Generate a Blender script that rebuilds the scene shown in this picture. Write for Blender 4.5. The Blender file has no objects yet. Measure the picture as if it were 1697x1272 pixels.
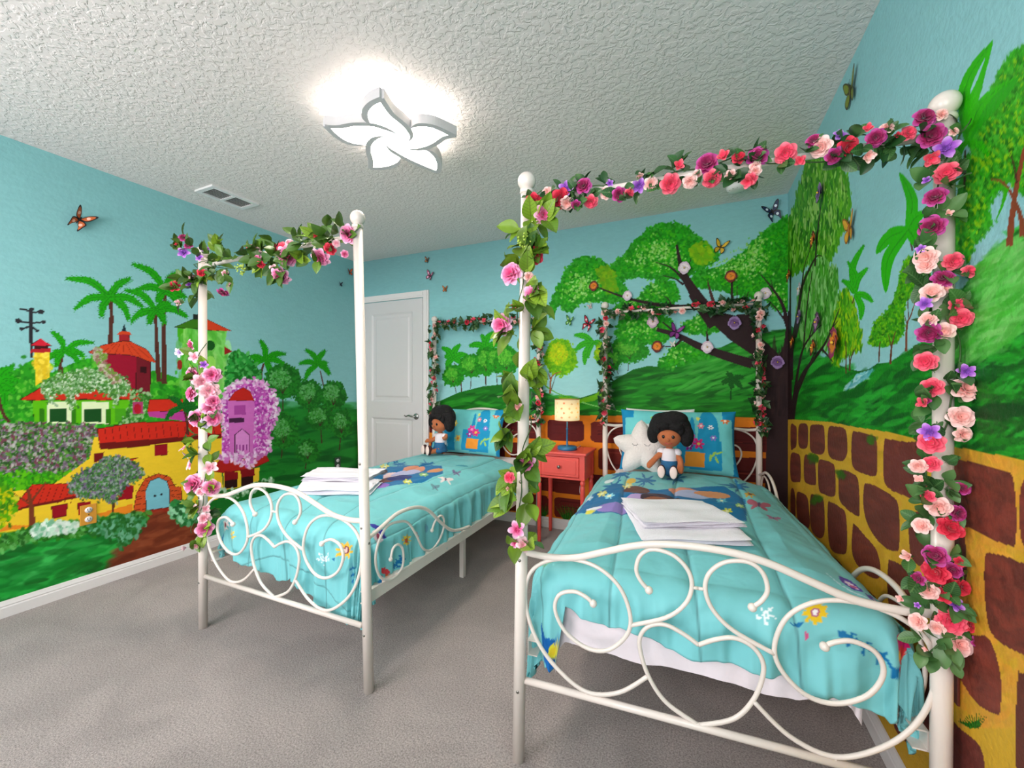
import bpy, bmesh, math, random
import numpy as np
from mathutils import Vector, Matrix, Quaternion

# ------------------------------------------------------------------ camera, world, light, exposure
SC = bpy.context.scene
COL = SC.collection
FPX = 679.2
YAW = math.radians(24.29)
CAMH = 1.2
cam_d = bpy.data.cameras.new('camera')
cam_d.sensor_width = 36.0
cam_d.lens = FPX / 1697.0 * 36.0
cam_d.clip_start = 0.02
cam = bpy.data.objects.new('camera', cam_d)
COL.objects.link(cam)
cam.location = (0, 0, CAMH)
cam.rotation_euler = (math.radians(90), 0, YAW)
SC.camera = cam

XL, XR, YB, YF, CH = -3.25, 0.555, 3.262, -1.0, 2.475      # the room

world = bpy.data.worlds.new('world')
SC.world = world
world.use_nodes = True
world.node_tree.nodes['Background'].inputs[0].default_value = (0.75, 0.87, 1.0, 1)
world.node_tree.nodes['Background'].inputs[1].default_value = 1.0

def area_light(name, loc, rot, sx, sy, power, col):
    d = bpy.data.lights.new(name, 'AREA')
    d.shape = 'RECTANGLE'; d.size = sx; d.size_y = sy; d.energy = power; d.color = col
    o = bpy.data.objects.new(name, d); COL.objects.link(o)
    o.location = loc; o.rotation_euler = rot
    return o
# daylight falling in through the two window openings of the wall behind the photographer
area_light('window_daylight', (-2.15, YF - 0.10, 1.45), (math.radians(-90), 0, math.pi), 1.6, 1.5, 44, (1.0, 0.885, 0.875))
area_light('window_daylight', (-0.10, YF - 0.10, 1.45), (math.radians(-90), 0, math.pi), 1.0, 1.5, 20, (1.0, 0.885, 0.875))

SC.view_settings.view_transform = 'Standard'
SC.view_settings.look = 'None'
SC.view_settings.exposure = 0.7
SC.view_settings.gamma = 1.0
SC.view_settings.use_curve_mapping = False
SC.cycles.use_denoising = True
SC.cycles.max_bounces = 8
SC.cycles.diffuse_bounces = 6
SC.cycles.sample_clamp_indirect = 6.0

# ------------------------------------------------------------------ pixel -> place helpers (1697 x 1272 frame)
CC, SS = math.cos(YAW), math.sin(YAW)
def ray(px, py):
    X = (np.asarray(px, float) - 848.5) / FPX
    Z = -(np.asarray(py, float) - 636.0) / FPX
    return CC * X - SS, SS * X + CC, Z
def on_x(px, py, x):
    a, b, c = ray(px, py); t = x / a
    return b * t, CAMH + c * t
def on_y(px, py, y):
    a, b, c = ray(px, py); t = y / b
    return a * t, CAMH + c * t
def on_z(px, py, z):
    a, b, c = ray(px, py); t = (z - CAMH) / c
    return a * t, b * t
def on_plane(px, py, A, B, off=0.0):
    """vertical plane through A and B (2D), moved by off to the side away from the camera: distance along, height"""
    A = np.array(A, float); B = np.array(B, float)
    u = (B - A) / np.linalg.norm(B - A); n = np.array([-u[1], u[0]])
    A = A + n * off
    a, b, c = ray(px, py)
    t = (A @ n) / (a * n[0] + b * n[1])
    return (a * t - A[0]) * u[0] + (b * t - A[1]) * u[1], CAMH + c * t

# ------------------------------------------------------------------ colour and material helpers
def s2l(c):
    c = np.asarray(c, float)
    return np.where(c <= 0.04045, c / 12.92, ((c + 0.055) / 1.055) ** 2.4)
def rgb(r, g, b):
    v = s2l(np.array([r, g, b]) / 255.0)
    return (float(v[0]), float(v[1]), float(v[2]), 1.0)

def mat(name, col, rough=0.5, metal=0.0, noise=None, bump=None, emit=None, sheen=0, coat=0, trans=0, sss=0):
    """noise = (scale, second colour, amount)  bump = (scale, distance)"""
    m = bpy.data.materials.new(name); m.use_nodes = True
    nt = m.node_tree; b = nt.nodes['Principled BSDF']
    c = rgb(*col) if len(col) == 3 else col
    b.inputs['Base Color'].default_value = c
    b.inputs['Roughness'].default_value = rough
    b.inputs['Metallic'].default_value = metal
    if sheen: b.inputs['Sheen Weight'].default_value = sheen
    if coat: b.inputs['Coat Weight'].default_value = coat; b.inputs['Coat Roughness'].default_value = 0.12
    if trans: b.inputs['Transmission Weight'].default_value = trans
    tc = nt.nodes.new('ShaderNodeTexCoord')
    if noise:
        n = nt.nodes.new('ShaderNodeTexNoise'); n.inputs['Scale'].default_value = noise[0]; n.inputs['Detail'].default_value = 4
        nt.links.new(tc.outputs['Object'], n.inputs['Vector'])
        r = nt.nodes.new('ShaderNodeMapRange'); r.inputs[1].default_value = 0.35; r.inputs[2].default_value = 0.65
        r.inputs[3].default_value = 0; r.inputs[4].default_value = noise[2]
        nt.links.new(n.outputs['Fac'], r.inputs[0])
        x = nt.nodes.new('ShaderNodeMix'); x.data_type = 'RGBA'
        x.inputs[6].default_value = c; x.inputs[7].default_value = rgb(*noise[1])
        nt.links.new(r.outputs[0], x.inputs[0]); nt.links.new(x.outputs[2], b.inputs['Base Color'])
    if bump:
        n = nt.nodes.new('ShaderNodeTexNoise'); n.inputs['Scale'].default_value = bump[0]; n.inputs['Detail'].default_value = 3
        nt.links.new(tc.outputs['Object'], n.inputs['Vector'])
        bp = nt.nodes.new('ShaderNodeBump'); bp.inputs['Strength'].default_value = 1; bp.inputs['Distance'].default_value = bump[1]
        nt.links.new(n.outputs['Fac'], bp.inputs['Height']); nt.links.new(bp.outputs[0], b.inputs['Normal'])
    if emit:
        b.inputs['Emission Color'].default_value = rgb(*emit[0]); b.inputs['Emission Strength'].default_value = emit[1]
    return m

def vcol_mat(name, rough=0.6, bump=None, var=0.06, vscale=(30, 30, 30), sheen=0):
    """base colour from the painted colour attribute, with a brushed / woven variation on top"""
    m = bpy.data.materials.new(name); m.use_nodes = True
    nt = m.node_tree; b = nt.nodes['Principled BSDF']
    b.inputs['Roughness'].default_value = rough; b.inputs['Specular IOR Level'].default_value = .18
    if sheen: b.inputs['Sheen Weight'].default_value = sheen
    a = nt.nodes.new('ShaderNodeVertexColor'); a.layer_name = 'paint'
    tc = nt.nodes.new('ShaderNodeTexCoord')
    mp = nt.nodes.new('ShaderNodeMapping'); mp.inputs['Scale'].default_value = vscale
    nt.links.new(tc.outputs['Object'], mp.inputs['Vector'])
    n = nt.nodes.new('ShaderNodeTexNoise'); n.inputs['Scale'].default_value = 1; n.inputs['Detail'].default_value = 5
    nt.links.new(mp.outputs[0], n.inputs['Vector'])
    r = nt.nodes.new('ShaderNodeMapRange'); r.inputs[1].default_value = 0.3; r.inputs[2].default_value = 0.7
    r.inputs[3].default_value = 1 - var; r.inputs[4].default_value = 1 + var
    nt.links.new(n.outputs['Fac'], r.inputs[0])
    h = nt.nodes.new('ShaderNodeHueSaturation'); nt.links.new(a.outputs['Color'], h.inputs['Color'])
    nt.links.new(r.outputs[0], h.inputs['Value']); nt.links.new(h.outputs[0], b.inputs['Base Color'])
    if bump:
        n2 = nt.nodes.new('ShaderNodeTexNoise'); n2.inputs['Scale'].default_value = bump[0]; n2.inputs['Detail'].default_value = 3
        nt.links.new(tc.outputs['Object'], n2.inputs['Vector'])
        bp = nt.nodes.new('ShaderNodeBump'); bp.inputs['Strength'].default_value = 1; bp.inputs['Distance'].default_value = bump[1]
        nt.links.new(n2.outputs['Fac'], bp.inputs['Height']); nt.links.new(bp.outputs[0], b.inputs['Normal'])
    return m

# ------------------------------------------------------------------ object helpers
def tag(o, label=None, cat=None, group=None, kind=None):
    if label: o['label'] = label
    if cat: o['category'] = cat
    if group: o['group'] = group
    if kind: o['kind'] = kind
    return o
def empty(name, loc=(0, 0, 0), rz=0.0):
    o = bpy.data.objects.new(name, None); COL.objects.link(o)
    o.location = loc; o.rotation_euler = (0, 0, rz); o.empty_display_size = 0.05
    return o
def link(name, me, parent=None, mtx=None):
    o = bpy.data.objects.new(name, me); COL.objects.link(o)
    if parent is not None: o.parent = parent
    if mtx is not None: o.matrix_local = mtx
    return o
def pydata(name, V, Fc, m=None, smooth=True, parent=None, mats=None, fm=None):
    me = bpy.data.meshes.new(name); me.from_pydata([tuple(v) for v in V], [], [tuple(f) for f in Fc])
    for x in (mats or ([m] if m else [])): me.materials.append(x)
    if fm is not None: me.polygons.foreach_set('material_index', fm)
    if smooth: me.polygons.foreach_set('use_smooth', [True] * len(me.polygons))
    me.update()
    return link(name, me, parent)

class MB:
    """collects shapes and links them as one mesh"""
    def __init__(s): s.V = []; s.F = []; s.M = []; s.S = []; s.mi = 0
    def add(s, V, Fc, smooth=True):
        o = len(s.V); s.V += [tuple(v) for v in V]; s.F += [tuple(i + o for i in f) for f in Fc]
        s.M += [s.mi] * len(Fc); s.S += [smooth] * len(Fc); return s
    def box(s, c, d, rz=0.0, bev=0.0):
        x, y, z = [k / 2 for k in d]
        if bev > 0:
            bm = bmesh.new(); bmesh.ops.create_cube(bm, size=1)
            for v in bm.verts: v.co = Vector((v.co.x * d[0], v.co.y * d[1], v.co.z * d[2]))
            bmesh.ops.bevel(bm, geom=bm.edges[:], offset=bev, segments=2, affect='EDGES', profile=0.5)
            bm.verts.ensure_lookup_table()
            V = [v.co.copy() for v in bm.verts]; Fc = [[v.index for v in f.verts] for f in bm.faces]; bm.free()
        else:
            V = [Vector((a * x, b * y, e * z)) for a in (-1, 1) for b in (-1, 1) for e in (-1, 1)]
            Fc = [(0, 1, 3, 2), (4, 6, 7, 5), (0, 4, 5, 1), (2, 3, 7, 6), (0, 2, 6, 4), (1, 5, 7, 3)]
        R = Matrix.Rotation(rz, 3, 'Z')
        return s.add([R @ v + Vector(c) for v in V], Fc, smooth=False)
    def tube(s, pts, r, n=10, cap=True, closed=False):
        P = [Vector(p) for p in pts]; k = len(P)
        rs = r if hasattr(r, '__len__') else [r] * k
        V = []; Fc = []
        t0 = (P[1] - P[0]).normalized()
        nrm = t0.orthogonal().normalized()
        for i in range(k):
            if closed: t = (P[(i + 1) % k] - P[i - 1]).normalized()
            else: t = (P[min(i + 1, k - 1)] - P[max(i - 1, 0)]).normalized()
            nrm = (nrm - t * nrm.dot(t)).normalized(); b = t.cross(nrm)
            for j in range(n):
                a = 2 * math.pi * j / n
                V.append(P[i] + (nrm * math.cos(a) + b * math.sin(a)) * rs[i])
        for i in range(k if closed else k - 1):
            i2 = (i + 1) % k
            for j in range(n):
                Fc.append((i * n + j, i * n + (j + 1) % n, i2 * n + (j + 1) % n, i2 * n + j))
        if cap and not closed:
            Fc.append(tuple(range(n - 1, -1, -1))); Fc.append(tuple((k - 1) * n + j for j in range(n)))
        return s.add(V, Fc)
    def lathe(s, prof, c=(0, 0, 0), n=20, mtx=None):
        """prof: list of (radius, height)"""
        V = []; Fc = []; k = len(prof)
        for r, z in prof:
            for j in range(n):
                a = 2 * math.pi * j / n; V.append(Vector((r * math.cos(a), r * math.sin(a), z)))
        for i in range(k - 1):
            for j in range(n): Fc.append((i * n + j, i * n + (j + 1) % n, (i + 1) * n + (j + 1) % n, (i + 1) * n + j))
        Fc.append(tuple(range(n - 1, -1, -1))); Fc.append(tuple((k - 1) * n + j for j in range(n)))
        V = [(mtx @ v if mtx else v) + Vector(c) for v in V]
        return s.add(V, Fc)
    def ball(s, c, r, n=16, m=10, sc=(1, 1, 1), mtx=None):
        prof = [(max(1e-4, math.sin(math.pi * i / m)) * r, -math.cos(math.pi * i / m) * r) for i in range(m + 1)]
        V0 = len(s.V); s.lathe(prof, (0, 0, 0), n)
        for i in range(V0, len(s.V)):
            v = Vector((s.V[i][0] * sc[0], s.V[i][1] * sc[1], s.V[i][2] * sc[2]))
            if mtx: v = mtx @ v
            s.V[i] = tuple(v + Vector(c))
        return s
    def prism(s, pts, z0, z1, mtx=None):
        """extrude a 2D outline between two heights"""
        n = len(pts)
        V = [Vector((p[0], p[1], z0)) for p in pts] + [Vector((p[0], p[1], z1)) for p in pts]
        if mtx: V = [mtx @ v for v in V]
        Fc = [tuple(range(n - 1, -1, -1)), tuple(range(n, 2 * n))] + [(i, (i + 1) % n, n + (i + 1) % n, n + i) for i in range(n)]
        return s.add(V, Fc, smooth=False)
    def build(s, name, m, parent=None, label=None):
        me = bpy.data.meshes.new(name); me.from_pydata(s.V, [], s.F)
        for x in (m if isinstance(m, (list, tuple)) else [m]): me.materials.append(x)
        me.polygons.foreach_set('material_index', s.M); me.polygons.foreach_set('use_smooth', s.S); me.update()
        o = link(name, me, parent)
        if label: o['label'] = label
        return o

def catmull(P, k=8, closed=False):
    P = [np.array(p, float) for p in P]; n = len(P); out = []
    rng = range(n) if closed else range(n - 1)
    for i in rng:
        if closed: p0, p1, p2, p3 = P[i - 1], P[i], P[(i + 1) % n], P[(i + 2) % n]
        else: p0, p1, p2, p3 = P[max(i - 1, 0)], P[i], P[i + 1], P[min(i + 2, n - 1)]
        for j in range(k):
            t = j / k
            out.append(0.5 * ((2 * p1) + (-p0 + p2) * t + (2 * p0 - 5 * p1 + 4 * p2 - p3) * t * t + (-p0 + 3 * p1 - 3 * p2 + p3) * t ** 3))
    if not closed: out.append(P[-1])
    return out

# ------------------------------------------------------------------ paint canvas: pigment laid on a fine grid of a surface
class Canvas:
    def __init__(s, u0, u1, v0, v1, res, fn, base, seed=1):
        s.u0, s.v0, s.res = u0, v0, res
        s.nx = int(round((u1 - u0) / res)) + 1; s.ny = int(round((v1 - v0) / res)) + 1
        s.ru = (u1 - u0) / (s.nx - 1); s.rv = (v1 - v0) / (s.ny - 1)
        s.I = np.zeros((s.ny, s.nx, 3)); s.I[:] = np.array(base) / 255.0
        s.fn = fn; s.T = (0, 0, 1.0); s.rng = np.random.default_rng(seed)
    def U(s): return s.u0 + np.arange(s.nx) * s.ru
    def Vv(s): return s.v0 + np.arange(s.ny) * s.rv
    def view(s, ox, oy, k): s.T = (ox, oy, k); return s           # following coordinates are read off a detail view of the photograph
    def pix(s, P): P = np.asarray(P, float).reshape(-1, 2); return np.stack([s.T[0] + P[:, 0] / s.T[2], s.T[1] + P[:, 1] / s.T[2]], 1)
    def ix(s, Q):
        u, v = s.fn(Q[:, 0], Q[:, 1])
        return np.stack([(u - s.u0) / s.ru, (v - s.v0) / s.rv], 1)
    def mask(s, G):
        x0 = max(0, int(math.floor(G[:, 0].min()))); x1 = min(s.nx - 1, int(math.ceil(G[:, 0].max())))
        y0 = max(0, int(math.floor(G[:, 1].min()))); y1 = min(s.ny - 1, int(math.ceil(G[:, 1].max())))
        if x1 < x0 or y1 < y0: return None
        X, Y = np.meshgrid(np.arange(x0, x1 + 1), np.arange(y0, y1 + 1))
        M = np.zeros(X.shape, bool); n = len(G)
        for i in range(n):
            xa, ya = G[i]; xb, yb = G[(i + 1) % n]
            if ya == yb: continue
            c = ((ya > Y) != (yb > Y)) & (X < (xb - xa) * (Y - ya) / (yb - ya) + xa)
            M ^= c
        return x0, x1, y0, y1, M
    def polyG(s, G, col, a=1.0, var=0.0):
        r = s.mask(G)
        if r is None: return s
        x0, x1, y0, y1, M = r
        sub = s.I[y0:y1 + 1, x0:x1 + 1]
        c = np.array(col) / 255.0
        sub[M] = sub[M] * (1 - a) + c * a
        return s
    def poly(s, P, col, a=1.0, smooth=False, line=None, lw=1.0):
        Q = s.pix(P)
        if smooth: Q = np.array(catmull(Q, 6, True))
        s.polyG(s.ix(Q), col, a)
        if line is not None: s.strokeQ(np.vstack([Q, Q[:1]]), lw, lw, line)
        return s
    def strokeQ(s, Q, w0, w1, col, a=1.0):
        Q = np.asarray(Q, float); n = len(Q)
        t = np.gradient(Q, axis=0); t /= (np.linalg.norm(t, axis=1, keepdims=True) + 1e-9)
        nn = np.stack([-t[:, 1], t[:, 0]], 1); w = (w0 + (w1 - w0) * np.linspace(0, 1, n))[:, None] / 2
        for i in range(n - 1):
            s.polyG(s.ix(np.array([Q[i] + nn[i] * w[i], Q[i + 1] + nn[i + 1] * w[i + 1], Q[i + 1] - nn[i + 1] * w[i + 1], Q[i] - nn[i] * w[i]])), col, a)
        return s
    def stroke(s, P, w0, w1, col, smooth=True, a=1.0):
        Q = s.pix(P)
        if smooth and len(Q) > 2: Q = np.array(catmull(Q, 6))
        return s.strokeQ(Q, w0, w1, col, a)
    def inside(s, Q, n):
        lo, hi = Q.min(0), Q.max(0); out = np.zeros((0, 2)); tries = 0
        while len(out) < n and tries < 30:
            R = lo + s.rng.random((n * 2, 2)) * (hi - lo); M = np.zeros(len(R), bool); k = len(Q)
            for i in range(k):
                xa, ya = Q[i]; xb, yb = Q[(i + 1) % k]
                if ya == yb: continue
                M ^= ((ya > R[:, 1]) != (yb > R[:, 1])) & (R[:, 0] < (xb - xa) * (R[:, 1] - ya) / (yb - ya) + xa)
            out = np.vstack([out, R[M]]); tries += 1
        return out[:n]
    def dabs(s, P, n, size, cols, ang=None, stretch=1.6, jit=0.6, smooth=True, spill=0.0, a=0.9, edge=False, clip=False):
        """n little brush dabs spread over (or, with edge, along the rim of) an outline"""
        Q = s.pix(P)
        if smooth: Q = np.array(catmull(Q, 6, True))
        if edge:
            k = s.rng.integers(0, len(Q), n); t = s.rng.random((n, 1)); C = Q[k] * (1 - t) + Q[(k + 1) % len(Q)] * t
        else: C = s.inside(Q, n)
        C = C + s.rng.normal(0, 1, C.shape) * spill
        n = len(C)
        cs = np.array(cols)[s.rng.integers(0, len(cols), n)] / 255.0 * (1 + s.rng.normal(0, 0.05, (n, 1)))
        A = (s.rng.random(n) * math.pi) if ang is None else ang + s.rng.normal(0, jit * 0.5, n)
        R = size * (0.6 + 0.8 * s.rng.random(n))
        CM = None
        if clip:
            rm = s.mask(s.ix(Q))
            if rm is None: return s
            CM = np.zeros((s.ny, s.nx), bool); CM[rm[2]:rm[3] + 1, rm[0]:rm[1] + 1] = rm[4]
        G = s.ix(C); Gx = s.ix(C + [1, 0]) - G; Gy = s.ix(C + [0, 1]) - G
        for i in range(n):
            J = np.array([[Gx[i, 0], Gy[i, 0]], [Gx[i, 1], Gy[i, 1]]])
            hx = (abs(J[0, 0]) + abs(J[0, 1])) * R[i] * stretch; hy = (abs(J[1, 0]) + abs(J[1, 1])) * R[i] * stretch
            x0 = int(max(0, math.floor(G[i, 0] - hx))); x1 = int(min(s.nx - 1, math.ceil(G[i, 0] + hx)))
            y0 = int(max(0, math.floor(G[i, 1] - hy))); y1 = int(min(s.ny - 1, math.ceil(G[i, 1] + hy)))
            if x1 < x0 or y1 < y0: continue
            det = J[0, 0] * J[1, 1] - J[0, 1] * J[1, 0]
            X = np.arange(x0, x1 + 1)[None, :] - G[i, 0]; Y = np.arange(y0, y1 + 1)[:, None] - G[i, 1]
            px = (J[1, 1] * X - J[0, 1] * Y) / det; py = (-J[1, 0] * X + J[0, 0] * Y) / det
            ca, sa = math.cos(A[i]), math.sin(A[i])
            e = ((px * ca + py * sa) / (R[i] * stretch)) ** 2 + ((-px * sa + py * ca) / R[i]) ** 2
            w = np.clip((1.25 - e) * 2, 0, 1)[..., None] * a
            if CM is not None: w = w * CM[y0:y1 + 1, x0:x1 + 1, None]
            sub = s.I[y0:y1 + 1, x0:x1 + 1]; sub[:] = sub * (1 - w) + cs[i] * w
        return s
    def ell(s, x, y, rx, ry, col, ang=0.0, a=1.0):
        t = np.linspace(0, 2 * math.pi, 20, endpoint=False)
        P = np.stack([x + rx * np.cos(t) * math.cos(ang) - ry * np.sin(t) * math.sin(ang), y + rx * np.cos(t) * math.sin(ang) + ry * np.sin(t) * math.cos(ang)], 1)
        return s.poly(P, col, a)

def grid_mesh(name, X, Y, Z, colors, m, parent=None, flip=False):
    """regular grid of points (ny, nx) with painted colours"""
    ny, nx = X.shape
    me = bpy.data.meshes.new(name)
    me.vertices.add(nx * ny)
    me.vertices.foreach_set('co', np.stack([X, Y, Z], -1).astype(np.float32).ravel())
    i = np.arange((ny - 1) * (nx - 1)); r = i // (nx - 1); c = i % (nx - 1); a = r * nx + c
    q = np.stack([a, a + 1, a + nx + 1, a + nx], 1)
    if flip: q = q[:, ::-1]
    me.loops.add(len(i) * 4); me.loops.foreach_set('vertex_index', q.astype(np.int32).ravel())
    me.polygons.add(len(i)); me.polygons.foreach_set('loop_start', (np.arange(len(i)) * 4).astype(np.int32))
    me.polygons.foreach_set('use_smooth', np.ones(len(i), bool))
    me.update(calc_edges=True)
    if colors is not None:
        at = me.color_attributes.new('paint', 'FLOAT_COLOR', 'POINT')
        ca = np.ones((nx * ny, 4), np.float32); ca[:, :3] = s2l(np.clip(colors, 0, 1)).reshape(-1, 3)
        at.data.foreach_set('color', ca.ravel())
    me.materials.append(m)
    return link(name, me, parent)
# ------------------------------------------------------------------ the painted murals (pigment of the three walls)
SKY = (138, 196, 198)
def palm(cv, cx, cy, tips, w, cols=((30, 160, 50), (20, 125, 40)), trunk=None, tw=(9, 12), tcol=(84, 44, 34)):
    """painted palm: drooping, ragged fronds from one heart; coordinates in the current detail view"""
    k = cv.T[2]
    if trunk:
        cv.stroke(trunk, tw[0] / k, tw[1] / k, tcol)
        Q = np.array(catmull(cv.pix(trunk), 8))
        for q in Q[::3]:
            cv.strokeQ([q + [-tw[0] * .45 / k, 0], q + [tw[0] * .45 / k, .6]], .5, .5, (52, 26, 22), .6)
    c = cv.pix([(cx, cy)])[0]
    for j, t in enumerate(cv.pix(tips)):
        d = t - c; L = np.hypot(*d); n = np.array([-d[1], d[0]]) / L
        if n[1] > 0: n = -n
        mid = c + d * .5 + n * L * .14
        S = np.array(catmull([c, mid, t], 7))
        ww = w / k * np.sin(np.linspace(.35, math.pi, len(S))) ** .8
        T = np.gradient(S, axis=0); T /= np.linalg.norm(T, axis=1, keepdims=True) + 1e-9
        N = np.stack([-T[:, 1], T[:, 0]], 1)
        jag = 1 + .25 * cv.rng.standard_normal((len(S), 1)) * 0
        up = S + N * ww[:, None] * .5; dn = S - N * ww[:, None] * .5
        cv.polyG(cv.ix(np.vstack([up, dn[::-1]])), cols[0])
        cv.strokeQ(S, w * .16 / k, .3, cols[1])
        for i in range(1, len(S) - 1 if w < 60 else 1):
            for sg in (1, -1):
                e = S[i] + N[i] * ww[i] * .5 * sg
                e2 = e + (T[i] * 1.1 + N[i] * sg * .5) * w * (.38 if w < 36 else .16) / k
                cv.strokeQ([S[i] * .4 + e * .6, e2], w * .22 / k, .2, cols[(i + j) % 2])
def tree(cv, x, y, rx, ry, trunk, cols, dark=(18, 84, 36), n=None, size=None, branches=True):
    """small round painted tree in the current view: dabbed crown, forked trunk"""
    k = cv.T[2]; t = np.linspace(0, 2 * math.pi, 14, endpoint=False)
    P = np.stack([x + rx * np.cos(t) * (1 + .08 * np.sin(3 * t)), y + ry * np.sin(t)], 1)
    tx, ty = trunk
    cv.stroke([(tx, ty), ((tx + x) / 2, (ty + y + ry) / 2 + ry * .2), (x, y + ry * .3)], 7, 3, (66, 42, 28)) if k < 1 else cv.stroke([(tx, ty), (tx * .6 + x * .4, (ty + y + ry * .6) / 2), (x, y + ry * .1)], 6 / k, 3 / k, (66, 42, 28))
    cv.poly(P, dark, smooth=True)
    sz = (size or 7) / k; N = n or int(rx * ry / 14)
    cv.dabs(P, N, sz, cols[:2], spill=sz * .5)
    cv.dabs(P, N // 3, sz * .7, cols[:2], edge=True, spill=sz)
    P2 = P * .0 + np.array([x - rx * .15, y - ry * .2]) + (P - [x, y]) * .6
    cv.dabs(P2, N // 2, sz * .7, cols[2:], spill=sz * .6)
    if branches:
        for a in (-.8, -.3, .35, .8):
            cv.stroke([(x, y + ry * .75), (x + math.sin(a) * rx * .45, y + ry * .3 - abs(math.cos(a)) * ry * .25)], 3 / k, 1 / k, (60, 42, 28), False)
GR = [(34, 138, 52), (24, 112, 44), (92, 176, 84), (120, 196, 110)]

# ---- left wall: a painted village of colourful houses among palms
LW = Canvas(0.0, YB, 0.0, CH, 0.0048, lambda x, y: on_x(x, y, XL), SKY, 3)
c = LW.view(0, 370, 2.827)
c.I[:] *= (1 + 0.03 * np.linspace(1, -1.2, c.ny))[:, None, None]
c.poly([(1000, 895), (1270, 882), (1400, 892), (1500, 880), (1700, 868), (1700, 1400), (900, 1400)], (14, 104, 52))
c.dabs([(1080, 900), (1670, 890), (1670, 1270), (1080, 1260)], 420, 6, [(26, 128, 62), (8, 84, 42), (34, 140, 70)], ang=-.12, stretch=5, jit=.3, a=.55)
c.poly([(-60, 700), (60, 690), (160, 640), (230, 700), (430, 630), (620, 720), (720, 690), (860, 730), (1060, 760), (1080, 1100), (-60, 1100)], (40, 150, 60), smooth=True)
c.dabs([(0, 720), (160, 650), (300, 690), (430, 640), (700, 720), (1060, 770), (1060, 880), (0, 980)], 1100, 2.6, [(52, 168, 66), (30, 130, 52), (96, 190, 90)], spill=5)
palm(c, 515, 345, [(305, 258), (345, 405), (475, 440), (605, 452), (615, 258), (672, 395)], 34, trunk=[(518, 350), (522, 440), (516, 566)], tw=(15, 24))
palm(c, 775, 318, [(615, 188), (638, 312), (740, 370), (838, 225), (870, 350), (840, 385)], 34, trunk=[(772, 330), (768, 520), (770, 750)], tw=(15, 26))
palm(c, 730, 405, [(580, 310), (612, 462), (700, 470), (880, 440), (800, 378), (770, 470)], 32, trunk=[(728, 420), (734, 560), (744, 740)], tw=(13, 24))
palm(c, 302, 600, [(240, 505), (228, 632), (262, 672), (372, 655), (440, 558), (398, 625)], 28, trunk=[(296, 612), (284, 650), (286, 705)], tw=(14, 20))
palm(c, -12, 740, [(66, 672), (90, 738), (72, 800), (20, 860)], 40, trunk=[(-20, 760), (10, 880), (44, 930)], tw=(16, 16))
palm(c, 1240, 640, [(1218, 545), (1160, 632), (1172, 680), (1262, 712), (1340, 612), (1340, 668)], 26, trunk=[(1236, 655), (1224, 700), (1222, 745)], tw=(9, 14))
palm(c, 1490, 662, [(1430, 590), (1400, 658), (1428, 738), (1545, 708), (1525, 595), (1532, 658)], 24, trunk=[(1500, 690), (1520, 780), (1540, 880)], tw=(5, 8))
# lookout chimney and wind vane
c.stroke([(146, 405), (148, 630)], 18 / 2.827, 18 / 2.827, (40, 40, 46))
for a, b in (((90, 398), (150, 412)), ((150, 418), (192, 414)), ((84, 456), (150, 468)), ((148, 466), (206, 462)), ((100, 494), (150, 480)), ((150, 482), (172, 502))):
    c.stroke([a, b], 3, 3, (40, 40, 46), False)
for x, y, r in ((192, 414, 13), (84, 456, 13), (204, 462, 9), (100, 494, 9), (173, 503, 9), (148, 402, 10)): c.ell(x, y, r * 1.1, r * .9, (40, 40, 46))
c.poly([(160, 600), (232, 600), (234, 720), (166, 760)], (236, 206, 40)); c.dabs([(164, 610), (228, 610), (228, 720), (170, 740)], 60, 3, [(214, 180, 30), (245, 222, 80)], a=.6)
c.poly([(142, 606), (146, 588), (238, 584), (240, 604)], (176, 30, 40)); c.poly([(140, 572), (190, 538), (244, 574)], (204, 30, 50), line=(60, 20, 20), lw=1)
c.poly([(160, 574), (228, 574), (228, 586), (160, 588)], (60, 20, 20))
# maroon round house
c.poly([(484, 606), (640, 620), (638, 790), (560, 745), (478, 690), (470, 640)], (148, 12, 42)); c.poly([(640, 618), (706, 648), (704, 812), (636, 788)], (112, 20, 34), line=(40, 10, 10), lw=.8)
c.poly([(655, 668), (686, 672), (686, 702), (655, 698)], (48, 8, 16))
c.poly([(414, 602), (480, 570), (560, 552), (610, 552), (690, 592), (732, 652), (690, 645), (650, 626), (610, 618), (560, 612), (500, 612), (470, 604), (432, 612)], (206, 66, 30), line=(50, 16, 12), lw=1)
for x in (460, 500, 540, 580, 620, 660, 700): c.stroke([(575 + (x - 575) * .35, 562), (x, 606 + abs(x - 560) * .18)], .8, .8, (150, 36, 16), False)
c.poly([(560, 512), (604, 514), (608, 552), (556, 550)], (160, 30, 40), line=(50, 16, 12), lw=.8); c.poly([(548, 520), (616, 522), (606, 506), (562, 506)], (206, 66, 30)); c.poly([(570, 506), (582, 470), (594, 508)], (24, 44, 52))
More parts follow.
